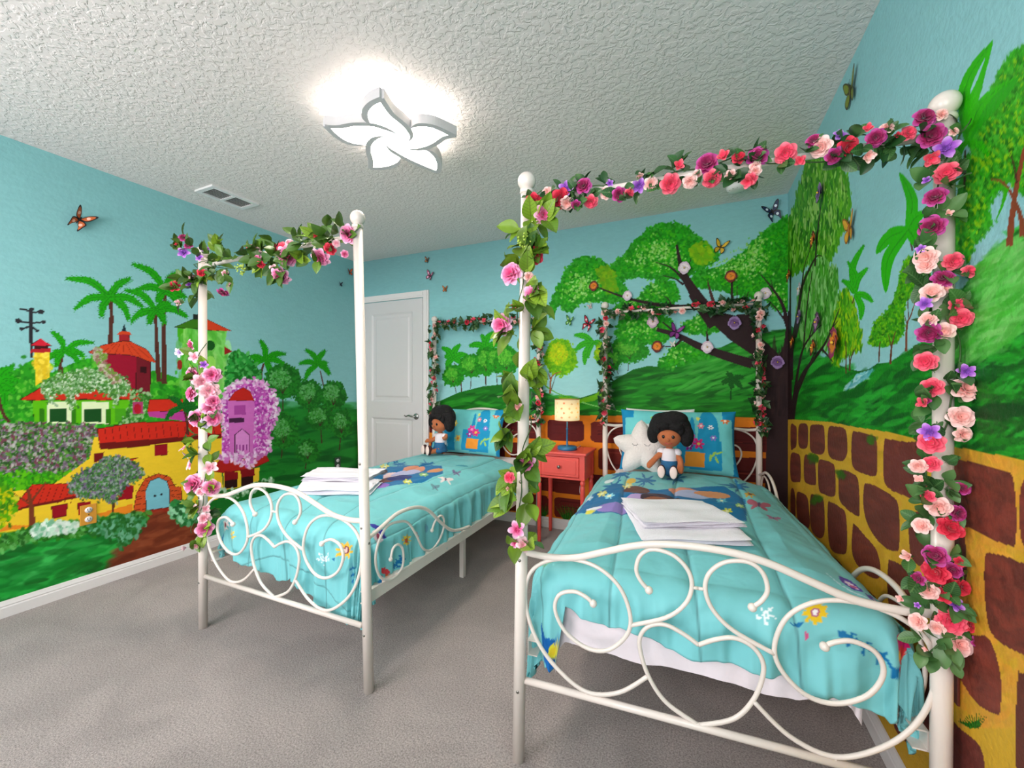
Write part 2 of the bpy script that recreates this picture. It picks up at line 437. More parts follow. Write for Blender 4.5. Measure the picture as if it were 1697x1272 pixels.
# green tower
c.poly([(830, 490), (1064, 500), (1050, 600), (1066, 700), (1062, 800), (850, 800), (852, 560), (834, 548)], (128, 214, 132)); c.poly([(830, 490), (900, 494), (905, 800), (850, 800), (852, 560), (834, 548)], (70, 176, 66))
c.dabs([(850, 500), (1050, 510), (1050, 790), (860, 790)], 160, 4, [(160, 228, 150), (96, 196, 100), (70, 170, 80)], ang=1.5, stretch=2.5, a=.5)
c.poly([(816, 486), (900, 450), (962, 444), (962, 498)], (58, 120, 46), line=(30, 30, 20), lw=.8); c.poly([(955, 442), (1086, 504), (958, 500)], (214, 66, 30), line=(50, 30, 20), lw=.8)
c.poly([(905, 450), (905, 425), (930, 425), (930, 450)], (30, 40, 36))
c.ell(985, 572, 22, 24, (20, 86, 42)); c.ell(985, 660, 26, 40, (160, 226, 130), a=.8); c.poly([(1050, 575), (1090, 600), (1052, 615)], (150, 30, 30)); c.ell(842, 662, 12, 24, (150, 40, 30))
c.poly([(1064, 700), (1085, 610), (1130, 600), (1180, 640), (1215, 700), (1190, 760), (1070, 790)], (28, 120, 58), smooth=True); c.dabs([(1064, 700), (1085, 615), (1130, 605), (1180, 640), (1215, 700), (1190, 760), (1070, 790)], 420, 2.4, [(40, 150, 80), (20, 106, 50), (80, 176, 110)], spill=2)
# round trees of the meadow
for x, y, rx, ry, tx, ty in ((1325, 740, 84, 76, 1325, 880), (1448, 800, 62, 62, 1445, 930), (1562, 805, 58, 62, 1550, 905), (1500, 910, 62, 52, 1508, 1030), (1600, 938, 48, 60, 1590, 1062), (1328, 972, 66, 76, 1318, 1100), (1442, 1065, 50, 50, 1430, 1150)):
    tree(c, x, y, rx, ry, (tx, ty), [(32, 128, 58), (20, 98, 44), (96, 172, 118), (60, 150, 80)], dark=(20, 92, 44), size=5)
# pink tower in blossom
PB = [(1040, 850), (1080, 770), (1150, 736), (1222, 742), (1282, 800), (1298, 880), (1262, 985), (1250, 1080), (1150, 1110), (1000, 1110), (1030, 1040), (1052, 960)]
c.poly(PB, (196, 72, 180), smooth=True); c.dabs(PB, 1800, 1.7, [(206, 84, 190), (170, 50, 160), (226, 150, 214), (238, 206, 236)], spill=2); c.dabs(PB, 260, 1.8, [(226, 150, 214), (250, 226, 246)], edge=True, spill=2.5)
c.poly([(1066, 828), (1192, 828), (1186, 1080), (1078, 1076)], (214, 110, 196)); c.poly([(1070, 830), (1100, 788), (1140, 768), (1172, 786), (1192, 830)], (196, 34, 26), line=(70, 10, 20), lw=.7)
c.poly([(1098, 852), (1150, 852), (1152, 896), (1098, 896)], (176, 70, 160)); c.poly([(1074, 912), (1144, 910), (1144, 932), (1074, 934)], (70, 30, 66))
c.poly([(1100, 1076), (1100, 990), (1134, 962), (1168, 990), (1168, 1076)], (226, 140, 214), line=(70, 26, 60), lw=1.6)
for x in (1108, 1124, 1140, 1156): c.stroke([(x, 1036), (x, 1078)], 2.2, 2.2, (150, 50, 140), False)
# green upper house, red roofs
c.poly([(150, 826), (624, 826), (620, 946), (160, 930)], (92, 186, 60), line=(30, 60, 20), lw=.8)
for x0, x1 in ((228, 338), (392, 502)):
    c.poly([(x0 - 8, 836), (x1 + 8, 836), (x1 + 8, 940), (x0 - 8, 936)], (226, 240, 206)); c.poly([(x0 + 4, 870), (x1 - 26, 866), (x1 - 26, 930), (x0 + 4, 930)], (20, 76, 40)); c.poly([(x1 - 6, 870), (x1 + 18, 868), (x1 + 18, 938), (x1 - 6, 938)], (44, 120, 40))
c.poly([(186, 868), (206, 868), (206, 928), (186, 928)], (44, 120, 40)); c.poly([(540, 868), (590, 868), (586, 930), (540, 930)], (70, 160, 60))
c.poly([(92, 826), (190, 770), (300, 756), (480, 764), (610, 768), (694, 826), (640, 830), (560, 822), (480, 830), (400, 822), (300, 830), (240, 820), (180, 830)], (204, 44, 24), line=(70, 14, 10), lw=1)
FL = [(196, 780), (230, 730), (300, 706), (420, 690), (520, 704), (590, 744), (604, 790), (560, 800), (540, 850), (520, 800), (430, 780), (340, 800), (352, 860), (330, 850), (310, 790), (250, 800), (240, 850), (220, 800)]
c.dabs(FL, 2600, 1.6, [(96, 156, 104), (60, 120, 66), (150, 186, 154), (206, 224, 204), (78, 140, 70)], spill=3)
c.dabs([(620, 780), (700, 800), (700, 850), (620, 960), (560, 950), (600, 880)], 240, 2, [(60, 130, 70), (150, 190, 150), (40, 110, 50)], spill=2)
c.dabs([(480, 610), (500, 620), (480, 650), (520, 690), (560, 730), (540, 740), (480, 680), (450, 640), (440, 600), (460, 580)], 260, 2, [(190, 180, 160), (110, 150, 80), (150, 110, 100)], spill=2)
c.poly([(620, 838), (670, 836), (672, 890), (624, 894)], (170, 60, 110)); c.ell(645, 868, 18, 24, (176, 20, 40))
c.poly([(700, 826), (858, 822), (858, 880), (690, 882)], (204, 44, 24), line=(70, 14, 10), lw=1); c.poly([(690, 882), (858, 880), (900, 930), (700, 905)], (186, 60, 150))
# flower hill
FH = [(-60, 970), (60, 940), (250, 945), (420, 950), (460, 980), (462, 1040), (430, 1080), (330, 1160), (320, 1190), (200, 1240), (-60, 1260)]
c.poly(FH, (60, 100, 60), smooth=True)
c.dabs(FH, 5200, 1.8, [(52, 110, 56), (34, 80, 40), (110, 90, 112), (140, 120, 140), (90, 150, 80), (176, 176, 170), (120, 60, 80)], spill=3)
c.dabs([(-40, 1180), (320, 1170), (420, 1110), (420, 1150), (100, 1270), (-40, 1300)], 700, 2.4, [(50, 160, 50), (90, 186, 60), (40, 120, 44)], spill=3)
# long yellow house
c.poly([(440, 1000), (1040, 960), (1040, 1180), (1060, 1420), (120, 1460), (100, 1330), (420, 1100)], (238, 200, 44))
c.poly([(456, 962), (620, 935), (800, 925), (1032, 935), (1040, 1000), (900, 1012), (780, 1026), (640, 1046), (470, 1058)], (204, 40, 24), line=(90, 16, 10), lw=1.2)
c.poly([(462, 1030), (640, 1016), (900, 996), (1034, 984), (1036, 1006), (900, 1014), (640, 1046), (470, 1060)], (106, 20, 16))
for x in range(490, 1030, 34): c.stroke([(x, 940 + abs(780 - x) * .05), (x + 8, 1012 - (x - 480) * .04)], 1, 1, (120, 20, 14), False)
c.poly([(725, 1036), (784, 1032), (788, 1084), (724, 1088)], (116, 16, 24)); c.poly([(438, 1078), (488, 1070), (484, 1108), (440, 1120)], (110, 18, 20))
c.poly([(588, 1104), (720, 1094), (880, 1078), (886, 1136), (760, 1150), (640, 1164)], (196, 44, 28), line=(90, 16, 10), lw=1.2); c.poly([(610, 1140), (880, 1118), (886, 1136), (640, 1164)], (120, 26, 18))
for x in range(610, 880, 30): c.stroke([(x, 1104), (x + 10, 1140)], 1, 1, (120, 20, 14), False)
c.poly([(990, 1160), (1030, 1106), (1180, 1100), (1244, 1080), (1262, 1112), (1200, 1140), (1060, 1170)], (176, 30, 24), line=(90, 16, 10), lw=1)
c.poly([(1046, 1170), (1216, 1142), (1212, 1226), (1050, 1246)], (238, 200, 44)); c.poly([(1052, 1186), (1110, 1176), (1112, 1236), (1052, 1244)], (40, 12, 12)); c.poly([(1130, 1172), (1186, 1164), (1186, 1222), (1130, 1232)], (40, 12, 12))
c.poly([(1050, 1160), (1116, 1164), (1116, 1196), (1052, 1206)], (130, 14, 20)); c.poly([(1124, 1152), (1192, 1148), (1194, 1180), (1132, 1190)], (130, 14, 20))
c.dabs([(1000, 1100), (1100, 1080), (1240, 1070), (1200, 1110), (1160, 1140), (1100, 1110)], 160, 2.2, [(238, 206, 236), (206, 110, 190)], spill=2)
palm(c, 855, 862, [(790, 815), (776, 920), (930, 818), (940, 876), (900, 905)], 26, cols=((20, 106, 50), (12, 80, 40)), trunk=[(866, 880), (876, 930), (880, 990)], tw=(12, 12))
# lower part
c = LW.view(0, 700, 2.827)
c.poly([(-80, 330), (60, 320), (350, 300), (660, 160), (900, 120), (900, 420), (640, 470), (560, 430), (400, 470), (180, 480), (0, 540), (-80, 560)], (238, 200, 44))
c.poly([(46, 418), (150, 290), (340, 284), (372, 350), (250, 372)], (204, 44, 24), line=(90, 16, 10), lw=1.2); c.poly([(46, 418), (130, 388), (372, 340), (372, 352), (250, 376)], (110, 24, 20))
for x in range(130, 350, 30): c.stroke([(x + 20, 300), (x - 10, 378)], 1, 1, (120, 20, 14), False)
c.poly([(-60, 480), (-60, 520), (380, 450), (620, 380), (620, 430), (300, 480)], (232, 120, 30), a=.8)
for P in ([(240, 392), (318, 380), (310, 436), (248, 450)], [(362, 376), (424, 370), (420, 424), (368, 432)], [(556, 300), (626, 294), (620, 354), (552, 364)], [(725, 108), (784, 100), (784, 150), (724, 156)]):
    c.poly(P, (150, 14, 30), line=(90, 10, 16), lw=1)
c.poly([(624, 416), (640, 330), (680, 262), (742, 238), (796, 254), (820, 300), (850, 300), (852, 400), (800, 416), (680, 446)], (206, 80, 34), line=(70, 24, 14), lw=1)
for a in np.linspace(-.1, math.pi + .1, 12): c.stroke([(738 - 62 * math.cos(a), 336 - 84 * math.sin(a)), (738 - 104 * math.cos(a), 340 - 104 * math.sin(a))], .9, .9, (80, 26, 14), False)
for y in (340, 365, 390): c.stroke([(630, y + 20), (682, y + 14)], .9, .9, (80, 26, 14), False); c.stroke([(800, y), (850, y - 6)], .9, .9, (80, 26, 14), False)
c.poly([(850, 420), (1040, 350), (1262, 290), (1262, 800), (850, 800)], (20, 112, 56))
c.poly([(684, 414), (682, 320), (702, 274), (744, 256), (782, 274), (796, 320), (794, 398)], (120, 190, 205), line=(30, 30, 36), lw=1.2); c.stroke([(741, 258), (741, 406)], .8, .8, (40, 90, 110), False)
c.ell(727, 343, 6, 6, (30, 30, 40)); c.ell(756, 337, 6, 6, (30, 30, 40))
c.poly([(670, 436), (680, 412), (790, 396), (820, 404), (796, 430)], (150, 40, 24), line=(60, 20, 14), lw=.8)
c.poly([(-80, 560), (100, 520), (300, 480), (660, 424), (690, 460), (660, 540), (600, 620), (480, 700), (480, 1000), (-80, 1100)], (26, 148, 78), smooth=False)
c.dabs([(-60, 560), (620, 470), (640, 540), (520, 680), (-60, 850)], 700, 5, [(34, 164, 88), (16, 122, 62), (60, 180, 110), (20, 100, 50)], ang=-.25, stretch=5, jit=.3, a=.55)
c.poly([(672, 440), (800, 426), (900, 460), (940, 640), (480, 720), (560, 640), (630, 540)], (134, 62, 34)); c.dabs([(690, 450), (800, 440), (900, 500), (900, 600), (540, 670), (640, 540)], 200, 5, [(120, 52, 28), (150, 76, 44), (104, 44, 24)], ang=-.3, stretch=4, jit=.3, a=.5)
UM = [(326, 300), (370, 240), (450, 195), (520, 160), (600, 178), (668, 232), (650, 262), (600, 290), (560, 330), (530, 376), (470, 356), (400, 350), (350, 330)]
c.stroke([(528, 440), (532, 380), (548, 300)], 5, 3, (96, 48, 30)); c.stroke([(540, 330), (570, 290)], 2.4, 1.5, (96, 48, 30), False); c.stroke([(534, 350), (500, 310)], 2.4, 1.5, (96, 48, 30), False)
c.dabs(UM, 2600, 1.5, [(74, 110, 90), (50, 86, 60), (120, 96, 136), (110, 150, 110), (150, 160, 160), (60, 130, 70)], spill=2.5)
c.stroke([(150, 486), (148, 400), (130, 310)], 11, 5, (120, 56, 30)); c.stroke([(140, 380), (60, 330)], 4, 2, (120, 56, 30), False); c.stroke([(145, 370), (215, 280)], 4, 2, (120, 56, 30), False)
c.dabs([(-40, 560), (120, 510), (240, 480), (380, 470), (520, 440), (670, 424), (690, 450), (600, 500), (400, 520), (200, 540), (-40, 600)], 800, 3, [(40, 120, 50), (30, 92, 44), (70, 150, 80), (96, 170, 110)], spill=3)
c.dabs([(150, 510), (200, 470), (280, 466), (360, 480), (360, 500), (260, 520), (170, 530)], 170, 3, [(186, 222, 206), (226, 240, 232), (120, 190, 160)], spill=2)
c.dabs([(420, 500), (560, 450), (660, 450), (660, 480), (600, 560), (560, 600), (560, 540), (480, 520)], 420, 2.6, [(60, 140, 100), (110, 176, 150), (40, 110, 60), (30, 96, 50)], spill=3)
c.dabs([(796, 400), (830, 376), (890, 380), (930, 430), (900, 470), (830, 462)], 380, 2.8, [(40, 130, 80), (110, 190, 150), (30, 100, 60), (150, 210, 180)], spill=2)
c.dabs([(1030, 316), (1100, 320), (1260, 270), (1256, 300), (1100, 340), (1030, 340)], 220, 2.4, [(30, 100, 50), (120, 180, 140), (190, 220, 200)], spill=2)
c.dabs([(-40, 330), (40, 320), (60, 420), (0, 480), (-40, 500)], 260, 2.6, [(90, 170, 50), (190, 190, 50), (50, 130, 46)], spill=5)

# ---- back wall: the old tree over green hills, a low brick wall
BW = Canvas(XL, XR, 0.0, CH, 0.0046, lambda x, y: on_y(x, y, YB), (138, 197, 200), 7)
c = BW.view(0, 0, 1)
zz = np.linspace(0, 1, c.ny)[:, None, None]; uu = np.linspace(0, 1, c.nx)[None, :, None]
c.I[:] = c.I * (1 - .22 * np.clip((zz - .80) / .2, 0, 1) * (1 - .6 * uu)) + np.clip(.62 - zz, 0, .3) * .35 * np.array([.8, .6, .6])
c.poly([(570, 690), (712, 672), (760, 650), (800, 640), (845, 635), (900, 648), (930, 662), (962, 659), (990, 650), (1014, 632), (1049, 612), (1074, 606), (1115, 609), (1152, 598), (1185, 580), (1217, 565), (1247, 556), (1330, 540), (1330, 1000), (570, 1000)], (18, 104, 44))
c.dabs([(720, 672), (800, 645), (900, 655), (1000, 655), (1050, 615), (1115, 612), (1185, 584), (1310, 548), (1310, 690), (720, 690)], 800, 2.6, [(30, 134, 58), (12, 80, 34), (44, 156, 70), (22, 118, 48)], ang=-.12, stretch=7, jit=.28, a=.6)
c.dabs([(1180, 590), (1310, 550), (1310, 640), (1120, 640)], 160, 2.2, [(70, 170, 90), (40, 150, 70)], ang=-.3, stretch=9, jit=.2, a=.6)
c.poly([(925, 656), (962, 661), (985, 654), (1003, 640), (1003, 652), (985, 664), (960, 668), (930, 664)], (110, 176, 40), a=.8)
c.stroke([(905, 640), (925, 652), (945, 657)], 2.5, 1, (90, 170, 50)); c.stroke([(964, 666), (985, 672), (1035, 683), (1050, 688)], 2.2, 1, (120, 200, 130))
# row of small trees and two palms
c.view(600, 370, 4.24)
G2 = [(36, 146, 58), (26, 120, 46), (92, 180, 84), (60, 160, 70)]
palm(c, 865, 870, [(836, 780), (750, 862), (820, 935), (925, 760), (1000, 862), (905, 910)], 44, cols=((40, 170, 60), (26, 136, 50)), trunk=[(868, 890), (866, 1000), (868, 1130)], tw=(7, 9))
palm(c, 640, 950, [(692, 848), (580, 935), (596, 1010), (700, 985), (738, 925), (560, 870)], 44, cols=((40, 170, 60), (26, 136, 50)), trunk=[(648, 980), (690, 1080), (698, 1180)], tw=(7, 9))
for x, y, rx, ry, tx, ty in ((640, 1070, 62, 66, 662, 1190), (770, 1000, 84, 70, 762, 1160), (870, 970, 70, 90, 870, 1140), (940, 960, 60, 80, 950, 1135), (1015, 960, 80, 90, 1015, 1125)):
    tree(c, x, y, rx, ry, (tx, ty), G2, dark=(22, 104, 46), size=7, n=420)
tree(c, 1395, 940, 98, 118, (1322, 1190), [(120, 182, 30), (80, 160, 36), (186, 200, 40), (150, 196, 50)], dark=(96, 160, 36), size=8, n=700, branches=False)
c.stroke([(1322, 1195), (1326, 1100), (1350, 1060), (1400, 1040)], 3.4, 1, (150, 86, 40)); c.stroke([(1326, 1100), (1310, 1050)], 2.4, 1, (150, 86, 40), False)
c.view(900, 350, 4.038)
palm(c, 335, 878, [(205, 828), (212, 935), (278, 1028), (300, 985), (400, 905)], 42, cols=((50, 170, 60), (30, 140, 50)))
tree(c, 575, 925, 120, 80, (568, 1070), G2, dark=(26, 118, 50), size=7, n=600)
tree(c, 470, 990, 50, 60, (505, 1090), G2, dark=(26, 118, 50), size=7, n=160)
tree(c, 385, 950, 34, 60, (400, 1080), [(120, 170, 40), (70, 150, 40), (170, 190, 50), (120, 180, 60)], dark=(60, 130, 40), size=7, n=120)
# crown clumps of the old tree
CR = [
 [(55, 690), (70, 600), (130, 470), (200, 360), (300, 312), (400, 350), (470, 430), (540, 520), (540, 580), (470, 600), (380, 590), (260, 600), (170, 660), (100, 600)],
 [(440, 400), (560, 290), (640, 190), (760, 110), (880, 92), (980, 140), (1070, 220), (1155, 300), (1080, 360), (960, 420), (820, 440), (680, 425), (560, 430), (500, 460)],
 [(650, 580), (720, 510), (790, 462), (860, 480), (895, 540), (885, 600), (780, 610)],
 [(1640, 48), (1550, 110), (1440, 190), (1330, 300), (1200, 380), (1120, 400), (1040, 420), (1010, 480), (1120, 500), (1220, 520), (1400, 560), (1560, 470), (1700, 440), (1700, 30)],
 [(500, 800), (540, 720), (640, 690), (800, 710), (860, 780), (820, 860), (700, 880), (600, 870), (520, 850)],
 [(940, 780), (1000, 730), (1080, 700), (1190, 770), (1100, 810), (990, 810)],
 [(780, 1020), (850, 950), (900, 900), (1000, 900), (1100, 960), (980, 1000), (860, 1040)],
 [(1500, 560), (1560, 500), (1700, 490), (1700, 640), (1560, 640)],
 [(490, 660), (560, 600), (700, 610), (840, 640), (760, 690), (560, 690)]]
for i, P in enumerate(CR):
    ar = (max(p[0] for p in P) - min(p[0] for p in P)) * (max(p[1] for p in P) - min(p[1] for p in P))
    c.poly(P, (30, 142, 46), smooth=True, a=.92)
    n = int(ar / 95)
    c.dabs(P, int(n * 1.5), 1.5, [(26, 148, 44), (14, 118, 34), (56, 170, 50), (34, 156, 60)], spill=2.2, ang=.4, stretch=1.8, jit=2)
    c.dabs(P, n // 3, 1.7, [(26, 146, 44), (50, 160, 70), (20, 124, 40)], spill=2.4, edge=True)
    Pm = np.array(P, float); Ph = Pm.mean(0) + (Pm - Pm.mean(0)) * .5 - [40, 10]
    c.dabs(Ph, n // 12, 1.3, [(128, 196, 110), (150, 208, 140), (92, 184, 84)], spill=7)
c.dabs([(1000, 250), (1060, 220), (1130, 300), (1060, 350), (1000, 300)], 260, 2.2, [(130, 180, 40), (100, 170, 40)], spill=3); c.dabs([(380, 400), (440, 380), (480, 480), (460, 540), (400, 480)], 200, 2.2, [(120, 170, 40), (90, 160, 40)], spill=3)
# old tree: trunk and boughs
BK = (44, 27, 29)
c.poly([(1480, 1300), (1500, 1180), (1480, 1060), (1400, 960), (1250, 860), (1120, 740), (1050, 690), (1080, 660), (1160, 670), (1300, 700), (1400, 800), (1500, 880), (1580, 960), (1610, 900), (1625, 780), (1600, 700), (1650, 700), (1660, 800), (1670, 1300)], BK)
c.stroke([(1010, 545), (1060, 640), (1110, 720), (1140, 770)], 20, 17, BK); c.stroke([(1400, 1010), (1470, 1040), (1520, 1080)], 15, 17, BK)
c.poly([(1400, 680), (1300, 690), (1270, 720), (1380, 860), (1420, 860)], BK)
c.view(0, 0, 1); c.poly([(1268, 662), (1318, 662), (1318, 860), (1266, 860)], BK); c.dabs([(1270, 600), (1316, 600), (1316, 850), (1268, 850)], 120, 2, [(34, 20, 22), (54, 34, 32)], ang=1.57, stretch=8, jit=.2, a=.6)
c.view(900, 350, 4.038)
c.stroke([(1080, 640), (1010, 540), (950, 440), (920, 360), (895, 225)], 22, 3, BK); c.stroke([(940, 420), (960, 380), (990, 325)], 4, 1, BK)
c.stroke([(940, 460), (860, 380), (755, 340)], 5, 1, BK); c.stroke([(940, 490), (880, 450), (800, 430)], 4, 1, BK)
c.stroke([(1060, 640), (900, 640), (740, 620), (560, 580), (370, 510)], 10, 2, BK); c.stroke([(860, 640), (840, 590), (805, 565)], 3, 1, BK)
c.stroke([(1400, 1020), (1200, 960), (1040, 900), (900, 830), (760, 790)], 17, 6, BK); c.stroke([(900, 820), (860, 790), (800, 740)], 4, 2, BK); c.stroke([(930, 850), (880, 900), (800, 902)], 5, 1.5, BK)
c.stroke([(1110, 900), (1098, 840), (1100, 770)], 6, 1, BK); c.stroke([(1150, 640), (1120, 540), (1100, 460)], 8, 1, (74, 44, 40)); c.stroke([(1266, 640), (1262, 470)], 5, 4, BK, False); c.stroke([(1296, 640), (1300, 500)], 3, 1, BK, False)
c.stroke([(1340, 640), (1375, 540)], 3, 1, BK, False)
c.stroke([(1640, 760), (1600, 620), (1530, 510), (1440, 405)], 8, 1, BK); c.stroke([(1610, 720), (1560, 650), (1500, 590)], 4, 1, BK); c.stroke([(1540, 520), (1520, 440)], 2, .8, BK, False)
palm(c, 1265, 1130, [(1200, 1150), (1230, 1080), (1340, 1110), (1330, 1190), (1265, 1180)], 30, cols=((16, 90, 40), (12, 76, 34)), trunk=[(1265, 1140), (1258, 1200), (1256, 1260)], tw=(9, 9), tcol=(16, 70, 34))
# brick wall of the back wall, in metres
BRK = (96, 26, 22); MOR = (226, 128, 26)
def rbrick(cv, u0, u1, z0, z1, col, r=.03, jit=.008):
    w = [u0, u1]; P = []
    r = min(r, (u1 - u0) * .3, (z1 - z0) * .3)
    for cx, cz, a0 in ((u1 - r, z1 - r, 0), (u0 + r, z1 - r, 1), (u0 + r, z0 + r, 2), (u1 - r, z0 + r, 3)):
        for k in range(5):
            a = (a0 + k / 4) * math.pi / 2; P.append((cx + r * math.cos(a), cz + r * math.sin(a)))
    P = np.array(P) + cv.rng.normal(0, jit * .3, (20, 2))
    cv.polyG(np.stack([(P[:, 0] - cv.u0) / cv.ru, (P[:, 1] - cv.v0) / cv.rv], 1), col)
def metre_rect(cv, P, col):
    P = np.array(P); cv.polyG(np.stack([(P[:, 0] - cv.u0) / cv.ru, (P[:, 1] - cv.v0) / cv.rv], 1), col)
metre_rect(BW, [(XL - 1, -.1), (XR + 1, -.1), (XR + 1, .972), (.0, .965), (-.9, .945), (-2.3, .90), (XL - 1, .88)], MOR)
rb = random.Random(5)
for row, (z0, z1) in enumerate(((.735, .90), (.52, .69), (.30, .475), (.09, .26), (-.1, .05))):
    u = -3.3 + (.18 if row % 2 else 0)
    while u < XR:
        w = .30 + rb.random() * .10
        g = rb.random() * 18 - 9
        rbrick(BW, u, u + w, z0, z1, (BRK[0] + g, BRK[1] + g * .5, BRK[2]))
        BW.view(0, 0, 1)
        if z0 > .05:
            for q in range(3):
                zc = z0 + .03 + rb.random() * (z1 - z0 - .06); metre_rect(BW, [(u + .05, zc), (u + w - .06, zc + .006), (u + w - .05, zc + .012), (u + .06, zc + .01)], (126, 44, 34) if q % 2 else (78, 18, 18))
        u += w + .055
for gx in (-1.33, -1.2, -1.0, -.93):
    for q in range(9):
        a = (q - 4) * .12; BW.polyG(np.array([((gx - .006 + q * .004 - BW.u0) / BW.ru, .08 / BW.rv), ((gx + .006 + q * .004 - BW.u0) / BW.ru, .08 / BW.rv), ((gx + math.sin(a) * .2 - BW.u0) / BW.ru, (.09 + math.cos(a) * .13) / BW.rv)]), [(40, 110, 40), (24, 80, 30)][q % 2])
c.view(0, 0, 1); c.poly([(1272, 690), (1320, 690), (1320, 960), (1262, 960)], BK)

# ---- right wall: hills, willows and the round-cornered stones
RW = Canvas(0.62, YB, 0.0, CH, 0.0033, lambda x, y: on_x(x, y, XR), (142, 198, 203), 11)
c = RW.view(1240, 360, 3.709)
c.poly([(240, 650), (300, 690), (340, 720), (390, 800), (440, 870), (480, 880), (560, 915), (640, 942), (700, 952), (750, 932), (800, 895), (870, 890), (900, 868), (960, 835), (1050, 772), (1130, 740), (1290, 480), (1400, 320), (1500, 232), (1600, 168), (1700, 96), (1760, 60), (2600, -900), (2600, 2400), (200, 2400)], (16, 116, 50))
c.dabs([(280, 720), (440, 900), (700, 970), (900, 890), (1100, 780), (1290, 560), (1420, 340), (1720, 120), (1720, 1480), (1000, 1330), (270, 1190)], 2600, 4.5, [(28, 150, 64), (12, 90, 40), (44, 172, 84), (20, 124, 52), (10, 76, 36)], ang=-.35, stretch=4, jit=.7, a=.6)
c.dabs([(1400, 340), (1700, 140), (1700, 640), (1320, 860)], 420, 4.5, [(90, 190, 110), (60, 170, 80), (120, 200, 130)], ang=-.6, stretch=6, jit=.5, a=.55)
c.dabs([(1420, 1190), (1600, 1160), (1600, 1210), (1440, 1220)], 50, 5, [(10, 70, 36)], ang=0, stretch=5, jit=.2, a=.7)
c.poly([(585, 1055), (640, 1020), (660, 965), (770, 930), (740, 980), (680, 1020), (640, 1050)], (120, 196, 206)); c.dabs([(590, 1052), (650, 1000), (750, 940), (700, 1000)], 40, 2, [(70, 160, 170), (190, 224, 226)], ang=-.6, stretch=4, a=.6)
c.stroke([(560, 912), (640, 940), (700, 946), (750, 930), (800, 895)], 2, 1.4, (14, 90, 40))
# willow over the corner
c.view(1240, 60, 3.709)
W1 = [(250, 1160), (300, 1020), (330, 880), (372, 760), (430, 735), (500, 760), (556, 780), (600, 880), (622, 1000), (608, 1130), (560, 1210), (535, 1300), (480, 1380), (420, 1340), (300, 1440), (230, 1400)]
c.poly(W1, (56, 146, 46), smooth=True, a=.95)
c.dabs(W1, 1900, 1.5, [(50, 140, 40), (36, 112, 34), (96, 170, 60), (120, 190, 90), (70, 150, 50), (160, 206, 130)], ang=1.6, stretch=5, jit=.25, spill=1.5)
c.dabs(W1, 300, 1.2, [(60, 150, 50), (90, 170, 60)], ang=1.6, stretch=5, jit=.3, spill=2, edge=True)
c.view(1240, 360, 3.709)
W2 = [(330, 420), (380, 300), (440, 250), (500, 300), (542, 340), (545, 480), (530, 640), (500, 780), (420, 800), (330, 760), (300, 560)]
c.poly(W2, (70, 156, 76), smooth=True, a=.9); c.dabs(W2, 1400, 1.4, [(70, 160, 70), (46, 132, 54), (140, 200, 140), (96, 176, 100)], ang=1.6, stretch=6, jit=.22, spill=1.5)
W3 = [(560, 500), (600, 448), (645, 520), (675, 640), (690, 800), (640, 830), (600, 850), (540, 900), (500, 860), (505, 700)]
c.poly(W3, (56, 150, 40), smooth=True, a=.95); c.dabs(W3, 1100, 1.3, [(70, 160, 40), (46, 132, 40), (150, 190, 50), (96, 176, 60)], ang=1.6, stretch=4, jit=.3, spill=1.5)
W4 = [(748, 780), (760, 690), (790, 625), (830, 598), (870, 548), (905, 470), (925, 390), (950, 290), (1000, 240), (1100, 250), (1110, 420), (1080, 520), (1000, 480), (960, 560), (955, 700), (900, 770), (830, 790)]
c.poly(W4, (50, 150, 46), smooth=True, a=.95); c.dabs(W4, 1500, 1.5, [(50, 150, 44), (30, 116, 36), (110, 180, 50), (80, 170, 50)], stretch=1.8, spill=1.5)
c.stroke([(600, 960), (602, 820), (596, 760)], 2.2, 1.2, (92, 52, 34)); c.stroke([(622, 945), (630, 870), (660, 800)], 3, 1, (92, 52, 34)); c.stroke([(625, 900), (618, 840)], 2, 1, (92, 52, 34), False)
c.stroke([(804, 890), (806, 800), (812, 760)], 2.4, 1.4, (92, 52, 34)); c.stroke([(874, 900), (882, 790), (905, 700)], 4, 1.2, (104, 54, 36)); c.stroke([(880, 800), (862, 720)], 2, 1, (92, 52, 34), False)
c.stroke([(970, 825), (976, 660), (1000, 600), (1035, 490)], 4, 1.2, (120, 66, 44)); c.stroke([(976, 660), (960, 600)], 2, 1, (92, 52, 34), False); c.stroke([(985, 620), (980, 500)], 2, 1, (92, 52, 34), False)
BRT = ((40, 176, 50), (30, 146, 44))
palm(c, 655, 470, [(716, 162), (608, 266), (738, 308), (574, 386), (690, 632), (766, 520)], 42, cols=BRT, trunk=[(655, 480), (640, 530)], tw=(8, 8))
c.view(1240, 60, 3.709)
palm(c, 985, 1190, [(928, 834), (824, 1275), (785, 1340), (845, 1580), (1090, 1080), (1110, 1230), (1020, 1290)], 74, cols=BRT, trunk=[(990, 1220), (1010, 1320)], tw=(12, 12))
